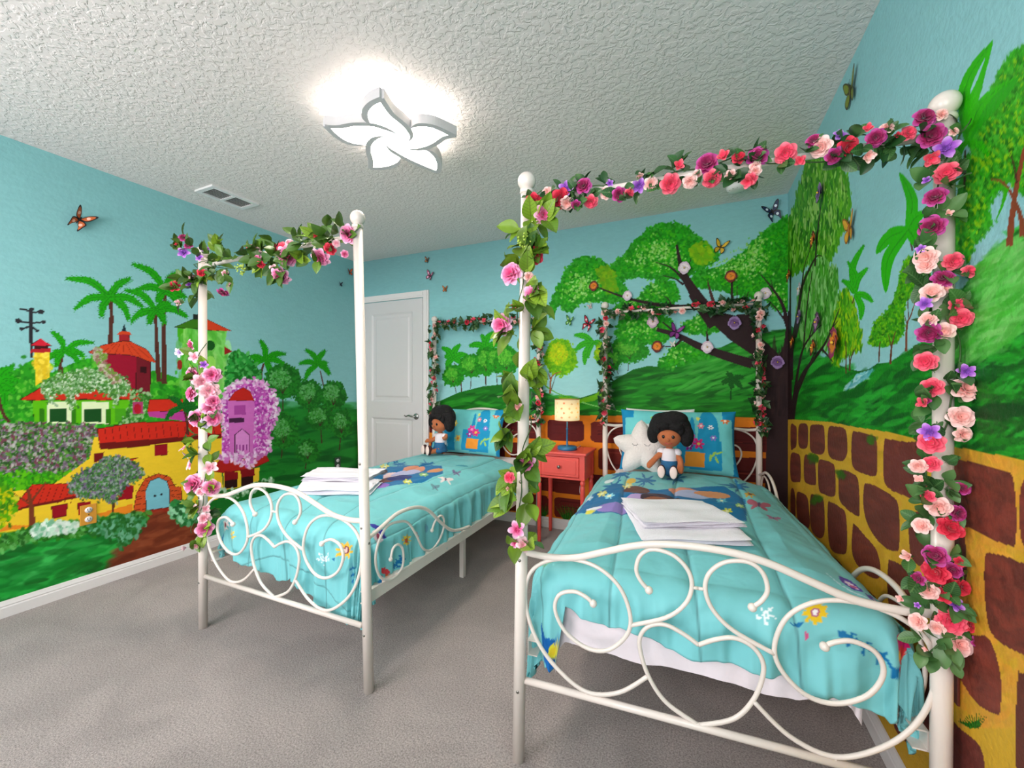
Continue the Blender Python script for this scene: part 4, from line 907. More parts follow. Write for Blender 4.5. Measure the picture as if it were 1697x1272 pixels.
def make_bed(loc, rz, label, tops, with_side):
    root = empty('canopy_bed', (*loc, 0), rz); tag(root, label, 'bed', 'canopy beds')
    cr = Matrix.Rotation(-rz, 3, 'Z') @ Vector(CRV)
    posts = [((0, 0), 1.873), ((W_, 0), 1.873), ((0, L_), 1.826), ((W_, L_), 1.826)]
    ends = []
    for i, ((x, y), hh) in enumerate(posts):
        b0, t0 = tops[i]
        B = Vector((x, y, 0)) + cr * b0; T = Vector((x, y, hh - .06)) + cr * t0
        r = .0195; mb = MB()
        mb.tube([B + Vector((0, 0, .001)), B.lerp(T, .48), B.lerp(T, .4802), T], [r, r, r * .94, r * .94], 20)
        mb.lathe([(.001, -.006), (.021, -.006), (.0225, 0), (.021, .007), (.012, .010), (.010, .016), (.001, .018)], T, 20)
        p = mb.build('post', m_bed, root)
        MB().ball(T + Vector((0, 0, .035)), .0290, 24, 14).build('finial', m_bed, p)
        d = -1 if y == 0 else 1
        for z, sx in ((.235, 0), (.664, 0), (.92, 0), (.60, 1)):
            c0 = B.lerp(T, z / hh) + (Vector(((r if x else -r) * .97, 0, 0)) if sx else Vector((0, d * r * .97, 0)))
            MB().ball(c0, .0055, 8, 6, (.5, 1, 1) if sx else (1, .5, 1)).build('bolt', m_bolt, p)
        ends.append((B, T))
    for k, nm in ((0, 'canopy_rail'), (2, 'canopy_rail')):
        rz_ = 1.745 if k else 1.779
        a = ends[k][0].lerp(ends[k][1], rz_ / ends[k][1].z); b = ends[k + 1][0].lerp(ends[k + 1][1], rz_ / ends[k + 1][1].z)
        MB().tube([a, a.lerp(b, .5) + Vector((0, 0, .004)), b], .0095, 12).build(nm, m_bed, root)
    panel(root, 0, 0, .255, 1.0)
    panel(root, L_, .225, .33, 1.1)
    for x in (.0, W_):
        s = 1 if x == 0 else -1
        mb = MB(); mb.box((x + s * .012, L_ / 2, .345), (.004, L_ - .05, .05)); mb.box((x + s * .027, L_ / 2, .3225), (.03, L_ - .05, .004)); mb.box((x + s * .027, L_ / 2, .3685), (.03, L_ - .05, .004))
        mb.build('side_rail', m_bed, root)
    for k in range(9):
        y = .12 + k * (L_ - .24) / 8
        MB().box((W_ / 2, y, .352), (W_ - .05, .035, .012)).build('slat', m_bed, root)
    for x, y in ((.14, .98), (W_ - .14, .98)):
        MB().box((x, y, .1605), (.028, .028, .318)).build('support_leg', m_bed, root)
    # little scroll guards on the long sides, next to the posts
    for x in with_side:
        for yo, sg in ((0, 1), (L_, -1)):
            g = lambda P: [(x, yo + sg * p[0], p[1]) for p in P]
            mb = MB()
            mb.tube(catmull(g([(.02, .588), (.10, .610), (.20, .637), (.32, .630), (.42, .590), (.52, .505), (.62, .430), (.72, .398), (.82, .385)]), 5), .0085, 10)
            mb.tube(catmull(g([(.155, .455), (.17, .495), (.205, .50), (.235, .465), (.235, .40), (.20, .372), (.145, .372), (.09, .41), (.065, .48), (.08, .55), (.13, .60), (.20, .60), (.27, .575), (.33, .50), (.38, .42), (.44, .388), (.50, .40), (.55, .445), (.56, .50), (.53, .53), (.48, .515), (.455, .48)]), 5), .0055, 8)
            mb.ball(g([(.155, .455)])[0], .0095, 10, 8); mb.ball(g([(.455, .48)])[0], .0095, 10, 8)
            mb.build('side_guard', m_bed, root)
    return root
# lean of every post (bottom, top) in metres: foot left, foot right, head left, head right
B1L, B1A = (-2.2166, 1.2168), math.radians(.25)
B2L, B2A = (-.5099, 1.2088), math.radians(3.85)
bed1 = make_bed(B1L, B1A, 'cream metal canopy bed beside the door, farther from the photographer', [(-.003, -.006), (.020, -.024), (0, .003), (0, .005)], (W_,))
bed2 = make_bed(B2L, B2A, 'cream metal canopy bed close beside the right wall, nearest the photographer', [(-.012, .015), (-.003, .007), (0, -.002), (0, -.004)], (W_,))
M1 = Matrix.Translation((*B1L, 0)) @ Matrix.Rotation(B1A, 4, 'Z')
M2 = Matrix.Translation((*B2L, 0)) @ Matrix.Rotation(B2A, 4, 'Z')

# ------------------------------------------------------------------ bedding
m_matt = mat('white_mattress_ticking', (228, 222, 226), 0.85, bump=(60, .002))
m_sheet = mat('white_cotton_sheet', (236, 226, 232), 0.85, bump=(14, .006), sheen=.2)
def vnoise(x, y, seed=0):
    """smooth value noise, arrays in, arrays out, about -1..1"""
    r = np.random.default_rng(seed); T = r.random((64, 64)) * 2 - 1
    xi = np.floor(x).astype(int); yi = np.floor(y).astype(int); fx = x - xi; fy = y - yi
    fx = fx * fx * (3 - 2 * fx); fy = fy * fy * (3 - 2 * fy)
    g = lambda i, j: T[(i) % 64, (j) % 64]
    return (g(xi, yi) * (1 - fx) + g(xi + 1, yi) * fx) * (1 - fy) + (g(xi, yi + 1) * (1 - fx) + g(xi + 1, yi + 1) * fx) * fy

def drape(S, T, x0, x1, y0, ztop, r=.05, flare=.02, fold=.010, seed=0, puff=.0, fk=38, tuck=None):
    """unrolled cloth coordinates -> place. The cloth lies on x0..x1, y>=y0 and hangs over the edges"""
    dx = np.where(S < x0, S - x0, np.where(S > x1, S - x1, 0.0)); dy = np.where(T < y0, T - y0, 0.0)
    d = np.sqrt(dx ** 2 + dy ** 2) + 1e-9
    q = math.pi / 2 * r
    out = np.where(d < q, r * np.sin(np.minimum(d, q) / r), r + flare * (d - q))
    drop = np.where(d < q, r * (1 - np.cos(np.minimum(d, q) / r)), r + (d - q))
    # along-the-hem coordinate for folds
    al = np.where(np.abs(dx) > np.abs(dy), T, S) + np.arctan2(np.abs(dx) + 1e-6, np.abs(dy) + 1e-6) * .2
    w = np.clip((drop - r * .25) / .10, 0, 1)
    f = fold * w * (np.sin(al * fk + 3 * vnoise(al * 5, d * 3 + 7, seed)) * .6 + vnoise(al * 26, d * 2.2, seed + 1) * .9 + vnoise(al * 60, d * 3 + 3, seed + 5) * .35)
    out = out + f
    X = np.clip(S, x0, x1) + dx / d * out; Y = np.maximum(T, y0) + dy / d * out
    Z = ztop - drop + vnoise(S * 7, T * 7, seed + 2) * .006 + vnoise(S * 22, T * 22, seed + 3) * .0022
    if puff: Z = Z + puff * np.clip(np.minimum(S - x0, x1 - S) / .12, 0, 1) * np.clip((T - y0) / .12, 0, 1)
    return X, Y, Z

def place(X, Y, Z, M):
    return (M[0][0] * X + M[0][1] * Y + M[0][3], M[1][0] * X + M[1][1] * Y + M[1][3], Z)

for root, M, lab in ((bed1, M1, 'white mattress on the bed beside the door'), (bed2, M2, 'white mattress on the bed beside the right wall')):
    mb = MB().box((W_ / 2, L_ / 2 + .035, .46), (W_ - .24, L_ - .17, .19), bev=.04)
    o = mb.build('mattress', m_matt); o.matrix_world = M; tag(o, lab, 'mattress', 'mattresses')
ZT = .600
def white_sheet(M, lab, hemfoot, sides, seed, grp='white sheets', foot=True, zt=ZT - .022):
    S = np.linspace(-sides[0], W_ + sides[1], 150); t = np.linspace(0, 1, 150)
    SS_, tt = np.meshgrid(S, t)
    y0 = .165
    hem = np.interp(SS_, hemfoot[0], hemfoot[1])
    lo = y0 - (math.pi / 2 - 1) * .08 - (zt - hem) if foot else np.full(SS_.shape, y0 + .2)
    T = lo + (1.93 - lo) * tt
    X, Y, Z = drape(SS_, T, .15, W_ - .17, y0, zt, r=.080, fold=.003, seed=seed)
    X, Y, Z = place(X, Y, Z, M)
    o = grid_mesh('bed_sheet', X, Y, Z, None, m_sheet); tag(o, lab, 'bed sheet', grp)
    return o
def hem_px(P, y_off):
    s, z = on_plane(np.array([p[0] for p in P], float), np.array([p[1] for p in P], float), B2L, (.518, 1.278), y_off)
    return [float(v) for v in s], [float(v) for v in z]
hs_s, hs_z = hem_px([(888, 1046), (942, 1068), (1002, 1081), (1066, 1103), (1110, 1109), (1155, 1120), (1217, 1135), (1267, 1151), (1321, 1160), (1369, 1158), (1420, 1170)], .078)
hc_s, hc_z = hem_px([(893, 996), (921, 1004), (948, 1019), (980, 1030), (1007, 1038), (1058, 1051), (1083, 1066), (1131, 1081), (1169, 1089), (1207, 1100), (1240, 1109), (1280, 1121), (1307, 1137), (1356, 1147), (1391, 1162), (1429, 1180), (1461, 1191), (1475, 1176), (1510, 1159)], .045)
hc_s = [-.25, -.05, .05, .085, .10] + [v + .03 for v in hc_s if v > .07]; hc_z = [.40, .32, .30, .29, .30] + hc_z[-(len(hc_s) - 5):]
white_sheet(M1, 'white sheet folded out below the pillow of the bed beside the door', ([0, 1], [.42, .42]), (.16, .14), 21)
white_sheet(M2, 'white sheet hanging below the comforter at the foot of the nearest bed', ([-.3] + hs_s + [1.4], [.42] + hs_z + [.40]), (.20, .04), 22)

# comforter print: painted in pixels of the photograph, laid out on the unrolled cloth
def to_local(x, y, M):
    Mi = M.inverted(); return Mi[0][0] * x + Mi[0][1] * y + Mi[0][3], Mi[1][0] * x + Mi[1][1] * y + Mi[1][3]
def prof_fn(M, zt, y0, r, puff):
    """photograph pixel -> unrolled (across, along) coordinate of the cloth lying on top and hanging over the foot"""
    T = np.concatenate([np.linspace(-.55, .3, 500), np.linspace(.302, 2.0, 500)])
    dy = np.minimum(T - y0, 0); d = -dy; q = math.pi / 2 * r
    out = np.where(d < q, r * np.sin(np.minimum(d, q) / r), r); drop = np.where(d < q, r * (1 - np.cos(np.minimum(d, q) / r)), r + d - q)
    Yp = np.maximum(T, y0) - out; Zp = zt - drop + puff * np.clip((T - y0) / .12, 0, 1)
    def f(px, py):
        a, b, c = ray(px, py); a = np.atleast_1d(a); b = np.atleast_1d(b); c = np.atleast_1d(c)
        ox, oy = to_local(0.0, 0.0, M); ex, ey = to_local(a, b, M); dx, dyy = ex - ox, ey - oy
        t = (Yp[None, :] - oy) / dyy[:, None]
        df = CAMH + c[:, None] * t - Zp[None, :]
        sg = (df[:, :-1] <= 0) != (df[:, 1:] <= 0)
        i = np.where(sg.any(1), sg.argmax(1), np.abs(df).argmin(1).clip(0, len(T) - 2)); n = np.arange(len(i))
        w = np.clip(df[n, i] / (df[n, i] - df[n, i + 1] + 1e-12), 0, 1)
        TT = T[i] * (1 - w) + T[i + 1] * w; tt = t[n, i] * (1 - w) + t[n, i + 1] * w
        return ox + dx * tt, TT
    return f
TEAL = (122, 198, 202)
Y0, R0, PUFF = .130, .085, .034
def flower(c, x, y, r, col, mid, n=8, asp=.6, mid2=None):
    for k in range(n):
        a = k * 2 * math.pi / n + .2; c.ell(x + r * .62 * math.cos(a), y + r * .62 * asp * math.sin(a), r * .42, r * .2, col, ang=math.atan2(math.sin(a) * asp, math.cos(a)))
    c.ell(x, y, r * .42, r * .42 * asp, mid)
    if mid2: c.ell(x, y, r * .24, r * .24 * asp, mid2)
def butterfly_print(c, x, y, r, col, asp=.5, a0=0):
    for sg in (-1, 1):
        c.ell(x + sg * r * .5, y - r * .2 * asp, r * .55, r * .4 * asp, col, ang=-sg * .5 * asp + a0); c.ell(x + sg * r * .4, y + r * .45 * asp, r * .35, r * .28 * asp, col, ang=sg * .5 + a0)
    c.ell(x, y, r * .1, r * .5 * asp, (90, 60, 110))
def sprig(c, x, y, x2, y2, r, col, n=4):
    c.stroke([(x, y), ((x + x2) / 2, (y + y2) / 2 - r * .2), (x2, y2)], r * .16, r * .12, col)
    for k in range(n):
        t = (k + .5) / n; px, py = x + (x2 - x) * t, y + (y2 - y) * t; a = math.atan2(y2 - y, x2 - x)
        for sg in (-1, 1):
            b = a + sg * 1.0; c.ell(px + math.cos(b) * r * .55, py + math.sin(b) * r * .55, r * .5, r * .22, col, ang=b)
BLU = (16, 112, 168); DBL = (28, 90, 150)
def bowl(c, P, col): c.poly(P, col, smooth=True)
CW = {}
def comforter(M, A, B, name_seed, extra, lab, foot_hem, side_hem, T1, zt, flare, fold):
    y0, r = Y0, R0
    cv = Canvas(-.36, W_ + .36, -.42, T1 + .02, .0052, prof_fn(M, zt, y0, r, PUFF), TEAL, 31 + name_seed)
    cv.top = cv.fn; cv.foot = cv.fn
    extra(cv)
    n2 = 410
    S = np.linspace(-side_hem[0], W_ + side_hem[1], 330)
    t = np.linspace(0, 1, n2)
    SS_, tt = np.meshgrid(S, t)
    hem = np.interp(SS_, foot_hem[0], foot_hem[1])
    lo = y0 - (math.pi / 2 * r - r) - (zt - hem)
    T = lo + (T1 + .012 * np.sin(SS_ * 9 + name_seed) - lo) * tt
    X, Y, Z = drape(SS_, T, .085, W_ - (.115 if M is M1 else .085), y0, zt, r=r, flare=flare, fold=fold, seed=40 + name_seed, puff=PUFF)
    # stitched quilting lines: long channels and a curved cross line
    col_i = np.clip(((SS_ - cv.u0) / cv.ru).round().astype(int), 0, cv.nx - 1); row_i = np.clip(((T - cv.v0) / cv.rv).round().astype(int), 0, cv.ny - 1)
    colr = cv.I[row_i, col_i].copy()
    seam = np.full(SS_.shape, 9.0)
    for s0 in (.24, .50, .78):
        seam = np.minimum(seam, np.abs(SS_ - s0 - .03 * np.sin(T * 2.6 + s0 * 5)))
    for s0 in (.03, W_ - .03): seam = np.minimum(seam, np.abs(SS_ - s0 - .01 * np.sin(T * 5)))
    arc = -.17 + .07 * np.cos(np.clip((SS_ - .5) * 6.2, -3.1, 3.1)); seam = np.minimum(seam, np.abs(T - arc) + 0)
    g = np.exp(-(seam / .010) ** 2)
    Z = Z - g * .006 - .006 * np.exp(-(seam / .03) ** 2)
    colr *= (1 - .30 * np.exp(-(seam / .0028) ** 2))[..., None]
    # drawn-in puckers next to the seams of the hanging part
    hang = np.clip((y0 - T) / .05, 0, 1) + np.clip((SS_ - W_ + .02) / .05, 0, 1) + np.clip((.02 - SS_) / .05, 0, 1)
    X, Y, Z = place(X, Y, Z, M)
    o = grid_mesh('comforter', X, Y, Z, colr, m_comf); tag(o, lab, 'comforter', 'comforters')
    o.modifiers.new('thickness', 'SOLIDIFY').thickness = .012; o.modifiers['thickness'].offset = -1
    return o
m_comf = vcol_mat('printed_satin_comforter', 0.48, bump=(9, .006), var=.03, vscale=(6, 6, 6), sheen=.04)

def print_top_2(c):
    c.fn = c.top; c.view(0, 0, 1)
    # broad blue scene with rounded hills, palms and a jumble of plain coloured shapes
    c.poly([(945, 826), (965, 812), (985, 806), (1010, 800), (1020, 796), (1040, 806), (1090, 812), (1130, 806), (1200, 806), (1235, 824), (1238, 862), (1160, 858), (1060, 852), (1000, 846), (960, 836)], BLU)
    for x, y in ((1030, 782), (1070, 796), (1120, 790), (1224, 804), (1016, 800)):
        for a in np.linspace(0, 2 * math.pi, 7, endpoint=False): c.ell(x + 9 * math.cos(a), y + 4 * math.sin(a), 9, 1.6, BLU, ang=math.atan2(.45 * math.sin(a), math.cos(a)))
    c.stroke([(1070, 796), (1052, 812)], 2, 2, BLU, False)
    for x, y, rx, ry, col in ((1055, 812, 22, 6, (104, 52, 36)), (1062, 826, 26, 7, (190, 160, 214)), (1020, 838, 34, 9, (150, 130, 206)), (1132, 812, 24, 6, (232, 150, 120)), (1150, 818, 34, 7, (180, 186, 222)), (1180, 818, 30, 5, (226, 150, 100)),
                              (1096, 826, 36, 8, (60, 34, 52)), (1090, 830, 24, 7, (150, 84, 56)), (1076, 840, 40, 7, (224, 214, 232)), (1120, 838, 34, 7, (36, 52, 110)), (1110, 844, 40, 6, (52, 40, 96)), (1060, 842, 14, 4, (226, 180, 60))): c.ell(x, y, rx, ry, col, ang=.1)
    for x, y, k in ((998, 809, (230, 220, 120)), (1010, 816, (150, 220, 240)), (975, 811, (190, 220, 240)), (1205, 847, (220, 220, 60)), (1196, 828, (110, 200, 220)), (1226, 836, (180, 220, 120)), (1040, 803, (240, 220, 130))): flower(c, x, y, 8, k, (240, 240, 200), 6, .5)
    c.ell(1046, 796, 9, 4, (240, 190, 60)); c.ell(1010, 790, 8, 3, (226, 236, 240)); c.ell(985, 834, 14, 3, (236, 240, 250)); c.ell(978, 838, 8, 3, (230, 220, 80)); c.ell(1210, 804, 22, 1.5, BLU, ang=.1)
    butterfly_print(c, 1258, 833, 20, (190, 96, 120)); butterfly_print(c, 1282, 852, 12, (170, 110, 150)); flower(c, 1243, 818, 9, (226, 170, 40), (120, 60, 40), 6, .5)
    c.view(1240, 900, 3.709)                         # spectacle-like pair of violet butterflies' wings on the right flank
    c.ell(630, 200, 90, 26, (84, 60, 170), ang=.55); c.ell(636, 204, 50, 13, (236, 220, 240), ang=.55); c.ell(650, 212, 22, 9, (190, 90, 140), ang=.55)
    c.ell(800, 300, 90, 26, (74, 56, 160), ang=.5); c.ell(800, 300, 48, 12, (230, 214, 240), ang=.5); c.ell(806, 302, 20, 8, (190, 90, 140), ang=.5)
    c.stroke([(480, 156), (640, 262), (860, 345)], 1.6, 2.5, (190, 226, 236))
    c.fn = c.foot
    flower(c, 412, 424, 78, (236, 196, 40), (176, 84, 130), 9, 1.0, (245, 240, 240))
    for k in range(5):
        a = k * 1.257 + .4; c.ell(112 + 36 * math.cos(a), 445 + 36 * math.sin(a), 26, 13, (236, 246, 248), ang=a); c.ell(112 + 36 * math.cos(a), 445 + 36 * math.sin(a), 19, 7, TEAL, ang=a)
    sprig(c, 560, 540, 960, 790, 60, BLU, 4); c.ell(300, 483, 44, 12, BLU); c.ell(355, 560, 14, 26, (210, 90, 140))
    c.ell(985, 560, 50, 90, (214, 30, 110)); c.ell(1000, 640, 40, 60, (224, 60, 60)); c.ell(965, 660, 18, 34, (240, 180, 40)); c.ell(1010, 800, 30, 90, (206, 40, 90))
    c.ell(960, 460, 24, 40, (20, 130, 130))
    c.view(840, 860, 3.709)
    c.poly([(150, 560), (190, 690), (380, 760), (385, 900), (240, 900), (120, 760)], (20, 100, 176)); flower(c, 290, 800, 42, (236, 226, 60), (236, 206, 50), 14, 1.0)
    c.ell(320, 880, 26, 14, (120, 200, 220)); c.ell(255, 235, 40, 20, (140, 190, 110), a=.6)
    c.view(0, 0, 1)
def print_top_1(c):
    c.fn = c.top; c.view(500, 700, 3.709)
    c.poly([(180, 300), (300, 286), (420, 276), (500, 268), (700, 262), (860, 270), (870, 310), (740, 360), (600, 384), (500, 400), (400, 380), (240, 340)], BLU)
    for x, y in ((600, 252), (770, 254), (545, 228)):
        for a in np.linspace(0, 2 * math.pi, 7, endpoint=False): c.ell(x + 26 * math.cos(a), y + 7 * math.sin(a), 24, 4, BLU, ang=math.atan2(.3 * math.sin(a), math.cos(a)))
    for x, y, rx, ry, col in ((470, 300, 60, 18, (70, 40, 50)), (560, 320, 60, 20, (236, 206, 210)), (690, 286, 70, 20, (230, 150, 120)), (640, 305, 90, 16, (190, 190, 226)), (820, 296, 50, 12, (226, 150, 100)), (520, 350, 60, 20, (120, 66, 60)), (480, 390, 60, 16, (150, 110, 200)), (600, 340, 80, 16, (44, 48, 120)), (330, 305, 40, 10, (50, 40, 90))): c.ell(x, y, rx, ry, col, ang=-.1)
    for x, y, k in ((650, 362, (220, 220, 60)), (750, 320, (150, 200, 120)), (510, 262, (230, 220, 120))): flower(c, x, y, 28, k, (240, 240, 200), 6, .4)
    butterfly_print(c, 885, 338, 46, (236, 220, 220), .35); butterfly_print(c, 952, 300, 26, (120, 110, 150), .5); butterfly_print(c, 820, 372, 26, (100, 140, 150), .5); c.ell(985, 266, 40, 4, (50, 150, 170))
    c.fn = c.foot; c.view(500, 700, 3.709)
    flower(c, 272, 790, 52, (240, 190, 60), (130, 60, 70), 8, 1.0, (240, 200, 190))
    for k in range(5):
        a = k * 1.257 + .4; c.ell(132 + 20 * math.cos(a), 830 + 20 * math.sin(a), 16, 8, (230, 240, 246), ang=a); c.ell(132 + 20 * math.cos(a), 830 + 20 * math.sin(a), 11, 4, TEAL, ang=a)
    sprig(c, 330, 860, 352, 980, 30, BLU, 3); c.ell(205, 838, 16, 6, BLU)
    c.view(0, 700, 2.827)
    flower(c, 1042, 480, 26, (236, 226, 226), (150, 60, 70), 8, 1.0); flower(c, 1096, 524, 24, (236, 200, 70), (200, 150, 60), 6, 1.0); c.ell(1000, 560, 16, 34, (214, 60, 120)); c.ell(1002, 520, 30, 12, BLU, ang=-.5)
    # right flank
    def side(px, py):
        yy, z = on_x(px, py, -1.215); xl, yl = to_local(np.full_like(yy, -1.215), yy, M1); return W_ - .115 + (math.pi / 2 * R0 - R0) + (ZT - z), yl
    c.fn = side; c.view(500, 700, 3.709)
    flower(c, 650, 722, 34, (236, 196, 60), (190, 80, 50), 8, 1.2); c.ell(490, 690, 26, 40, (236, 214, 226)); c.ell(492, 680, 10, 16, (160, 60, 90)); c.ell(510, 640, 16, 60, (60, 60, 160), ang=-.3)
    for x, y, a, r, col in ((520, 910, .5, 30, (226, 60, 70)), (480, 960, -.3, 34, (230, 60, 130)), (500, 965, 0, 18, (240, 190, 40)), (540, 940, 0, 18, (236, 120, 40))): c.ell(x, y, r, r * .6, col, ang=a)
    sprig(c, 575, 900, 615, 830, 24, BLU, 3); c.ell(440, 1000, 24, 30, BLU); c.ell(715, 690, 5, 22, (200, 90, 120), ang=-.3); c.ell(775, 655, 12, 30, (90, 140, 170), a=.6)
    c.fn = c.top
comf1 = comforter(M1, B1L, (-1.191, 1.222), 1, print_top_1, 'teal printed comforter on the bed beside the door', ([-.2, .02, .10, .20, .30, .40, .48, .55, .66, .80, .92, 1.03, 1.3], [.40, .46, .37, .345, .335, .33, .30, .335, .28, .24, .22, .25, .32]), (.16, .205), 1.60, ZT, .02, .014)
comf2 = comforter(M2, B2L, (.518, 1.278), 2, print_top_2, 'teal printed comforter on the bed close to the right wall', (hc_s + [1.3], hc_z + [.34]), (.27, .16), 1.56, ZT, .03, .014)
# ------------------------------------------------------------------ silk flowers, leaves and the garlands
def grad_mat(name, c0, c1, rough=.6, r0=.15, r1=1.0, c2=None):
    """petal cloth: colour runs from the heart to the rim of the flower"""
    m = bpy.data.materials.new(name); m.use_nodes = True; nt = m.node_tree; b = nt.nodes['Principled BSDF']
    b.inputs['Roughness'].default_value = rough; b.inputs['Sheen Weight'].default_value = .2
    tc = nt.nodes.new('ShaderNodeTexCoord'); ln = nt.nodes.new('ShaderNodeVectorMath'); ln.operation = 'LENGTH'
    nt.links.new(tc.outputs['Object'], ln.inputs[0])
    nz = nt.nodes.new('ShaderNodeTexNoise'); nz.inputs['Scale'].default_value = 3; nt.links.new(tc.outputs['Object'], nz.inputs['Vector'])
    ad = nt.nodes.new('ShaderNodeMath'); ad.operation = 'MULTIPLY_ADD'; ad.inputs[1].default_value = .35; nt.links.new(nz.outputs['Fac'], ad.inputs[0]); nt.links.new(ln.outputs['Value'], ad.inputs[2])
    rp = nt.nodes.new('ShaderNodeValToRGB'); e = rp.color_ramp.elements
    e[0].position = r0 + .15; e[0].color = rgb(*c0); e[1].position = r1 + .12; e[1].color = rgb(*c1)
    if c2: x = e.new((r0 + r1) / 2 + .15); x.color = rgb(*c2)
    nt.links.new(ad.outputs[0], rp.inputs[0]); nt.links.new(rp.outputs[0], b.inputs['Base Color'])
    return m
ROSE = {
 'm': ('magenta', grad_mat('magenta_petal', (120, 8, 62), (196, 70, 160), c2=(168, 16, 92))),
 'c': ('coral pink', grad_mat('coral_petal', (226, 50, 90), (250, 120, 136), c2=(238, 74, 104))),
 'r': ('red', grad_mat('red_petal', (186, 14, 44), (236, 56, 84), c2=(214, 26, 60))),
 'p': ('pale pink', grad_mat('pale_pink_petal', (244, 170, 160), (250, 214, 208))),
 'v': ('violet', grad_mat('violet_petal', (120, 60, 170), (206, 150, 226), c2=(164, 84, 200))),
 'k': ('bright pink', grad_mat('bright_pink_petal', (212, 40, 110), (246, 190, 214), c2=(238, 130, 180))),
 'q': ('blush pink', grad_mat('blush_petal', (240, 150, 176), (250, 218, 222))),
 'w': ('lilac white', grad_mat('lilac_white_petal', (200, 170, 220), (236, 230, 240)))}
def petal_geo(w, l, cup, curl, ruf, rng, nu=5, nv=5):
    V = []
    for j in range(nv):
        v = j / (nv - 1)
        ww = w * (math.sin(min(1, v * 1.15 + .12) * math.pi * .62) ** .8) * (1 - .35 * max(0, v - .8) / .2)
        for i in range(nu):
            u = i / (nu - 1) * 2 - 1
            y = l * v * (1 - .12 * u * u * v)
            V.append(Vector((u * ww / 2, y, cup * v * v * l + .32 * w * u * u * (1 - v * .6) + ruf * rng.uniform(-1, 1) * v - curl * max(0, v - .6) ** 2 * l * 3)))
    Fc = [(j * nu + i, j * nu + i + 1, (j + 1) * nu + i + 1, (j + 1) * nu + i) for j in range(nv - 1) for i in range(nu - 1)]
    return V, Fc
def rose_mesh(name, m, seed, kind='rose'):
    rng = random.Random(seed); mb = MB()
    if kind == 'rose': rings = ((3, .10, .34, .50, 1.5, 0), (4, .20, .50, .66, 1.1, .05), (5, .34, .62, .80, .55, .25), (6, .42, .78, .98, .12, .45))
    elif kind == 'peony': rings = ((4, .16, .40, .55, 1.2, .1), (6, .26, .50, .70, .8, .2), (7, .38, .55, .85, .45, .3), (7, .45, .60, 1.0, .12, .4))
    elif kind == 'bud': rings = ((3, .12, .55, .95, 1.6, 0), (4, .22, .62, 1.0, 1.1, .12))
    else: rings = ((5, .10, .62, .95, .35, .25), (3, .08, .30, .35, 1.0, 0))
    for n, rad, w, l, tilt, curl in rings:
        ph = rng.random() * 6
        for k in range(n):
            a = ph + k * 2 * math.pi / n + rng.uniform(-.12, .12)
            V, Fc = petal_geo(w, l - rad * .6, .12, curl, .035 if kind != 'rose' else .02, rng)
            R = Matrix.Rotation(a, 3, 'Z') @ Matrix.Rotation(tilt * .62 + rng.uniform(-.08, .08), 3, 'X')
            o = Matrix.Rotation(a, 3, 'Z') @ Vector((0, rad * .35, -.12 + .10 * tilt))
            mb.add([R @ v + o for v in V], Fc)
    o = mb.build(name, m); me = o.data; bpy.data.objects.remove(o); return me
FM = {}
for k, (nm, m) in ROSE.items():
    for kd in ('rose', 'peony', 'bud', 'blossom'):
        FM[k, kd] = [rose_mesh('%s_%s' % (nm.replace(' ', '_'), kd), m, hash(k) % 7 * 0 + ord(k) * 3 + i, kd) for i in range(2)]
def leaf_mat(name, c0, c1, vein):
    m = bpy.data.materials.new(name); m.use_nodes = True; nt = m.node_tree; b = nt.nodes['Principled BSDF']
    b.inputs['Roughness'].default_value = .42
    tc = nt.nodes.new('ShaderNodeTexCoord'); sp = nt.nodes.new('ShaderNodeSeparateXYZ'); nt.links.new(tc.outputs['Object'], sp.inputs[0])
    ab = nt.nodes.new('ShaderNodeMath'); ab.operation = 'ABSOLUTE'; nt.links.new(sp.outputs[0], ab.inputs[0])
    md = nt.nodes.new('ShaderNodeMath'); md.operation = 'MULTIPLY_ADD'; md.inputs[1].default_value = -.8; nt.links.new(ab.outputs[0], md.inputs[0]); nt.links.new(sp.outputs[1], md.inputs[2])
    sn = nt.nodes.new('ShaderNodeMath'); sn.operation = 'MULTIPLY'; sn.inputs[1].default_value = 46; nt.links.new(md.outputs[0], sn.inputs[0])
    s2 = nt.nodes.new('ShaderNodeMath'); s2.operation = 'SINE'; nt.links.new(sn.outputs[0], s2.inputs[0])
    gt = nt.nodes.new('ShaderNodeMapRange'); gt.inputs[1].default_value = .80; gt.inputs[2].default_value = .98; nt.links.new(s2.outputs[0], gt.inputs[0])
    lt = nt.nodes.new('ShaderNodeMapRange'); lt.inputs[1].default_value = .035; lt.inputs[2].default_value = .012; nt.links.new(ab.outputs[0], lt.inputs[0])
    mx = nt.nodes.new('ShaderNodeMath'); mx.operation = 'MAXIMUM'; nt.links.new(gt.outputs[0], mx.inputs[0]); nt.links.new(lt.outputs[0], mx.inputs[1])
    oi = nt.nodes.new('ShaderNodeObjectInfo'); c = nt.nodes.new('ShaderNodeMix'); c.data_type = 'RGBA'; c.inputs[6].default_value = rgb(*c0); c.inputs[7].default_value = rgb(*c1); nt.links.new(oi.outputs['Random'], c.inputs[0])
    vm = nt.nodes.new('ShaderNodeMath'); vm.operation = 'MULTIPLY'; vm.inputs[1].default_value = vein[1]; nt.links.new(mx.outputs[0], vm.inputs[0])
    c2 = nt.nodes.new('ShaderNodeMix'); c2.data_type = 'RGBA'; nt.links.new(vm.outputs[0], c2.inputs[0]); nt.links.new(c.outputs[2], c2.inputs[6]); c2.inputs[7].default_value = rgb(*vein[0]); nt.links.new(c2.outputs[2], b.inputs['Base Color'])
    return m
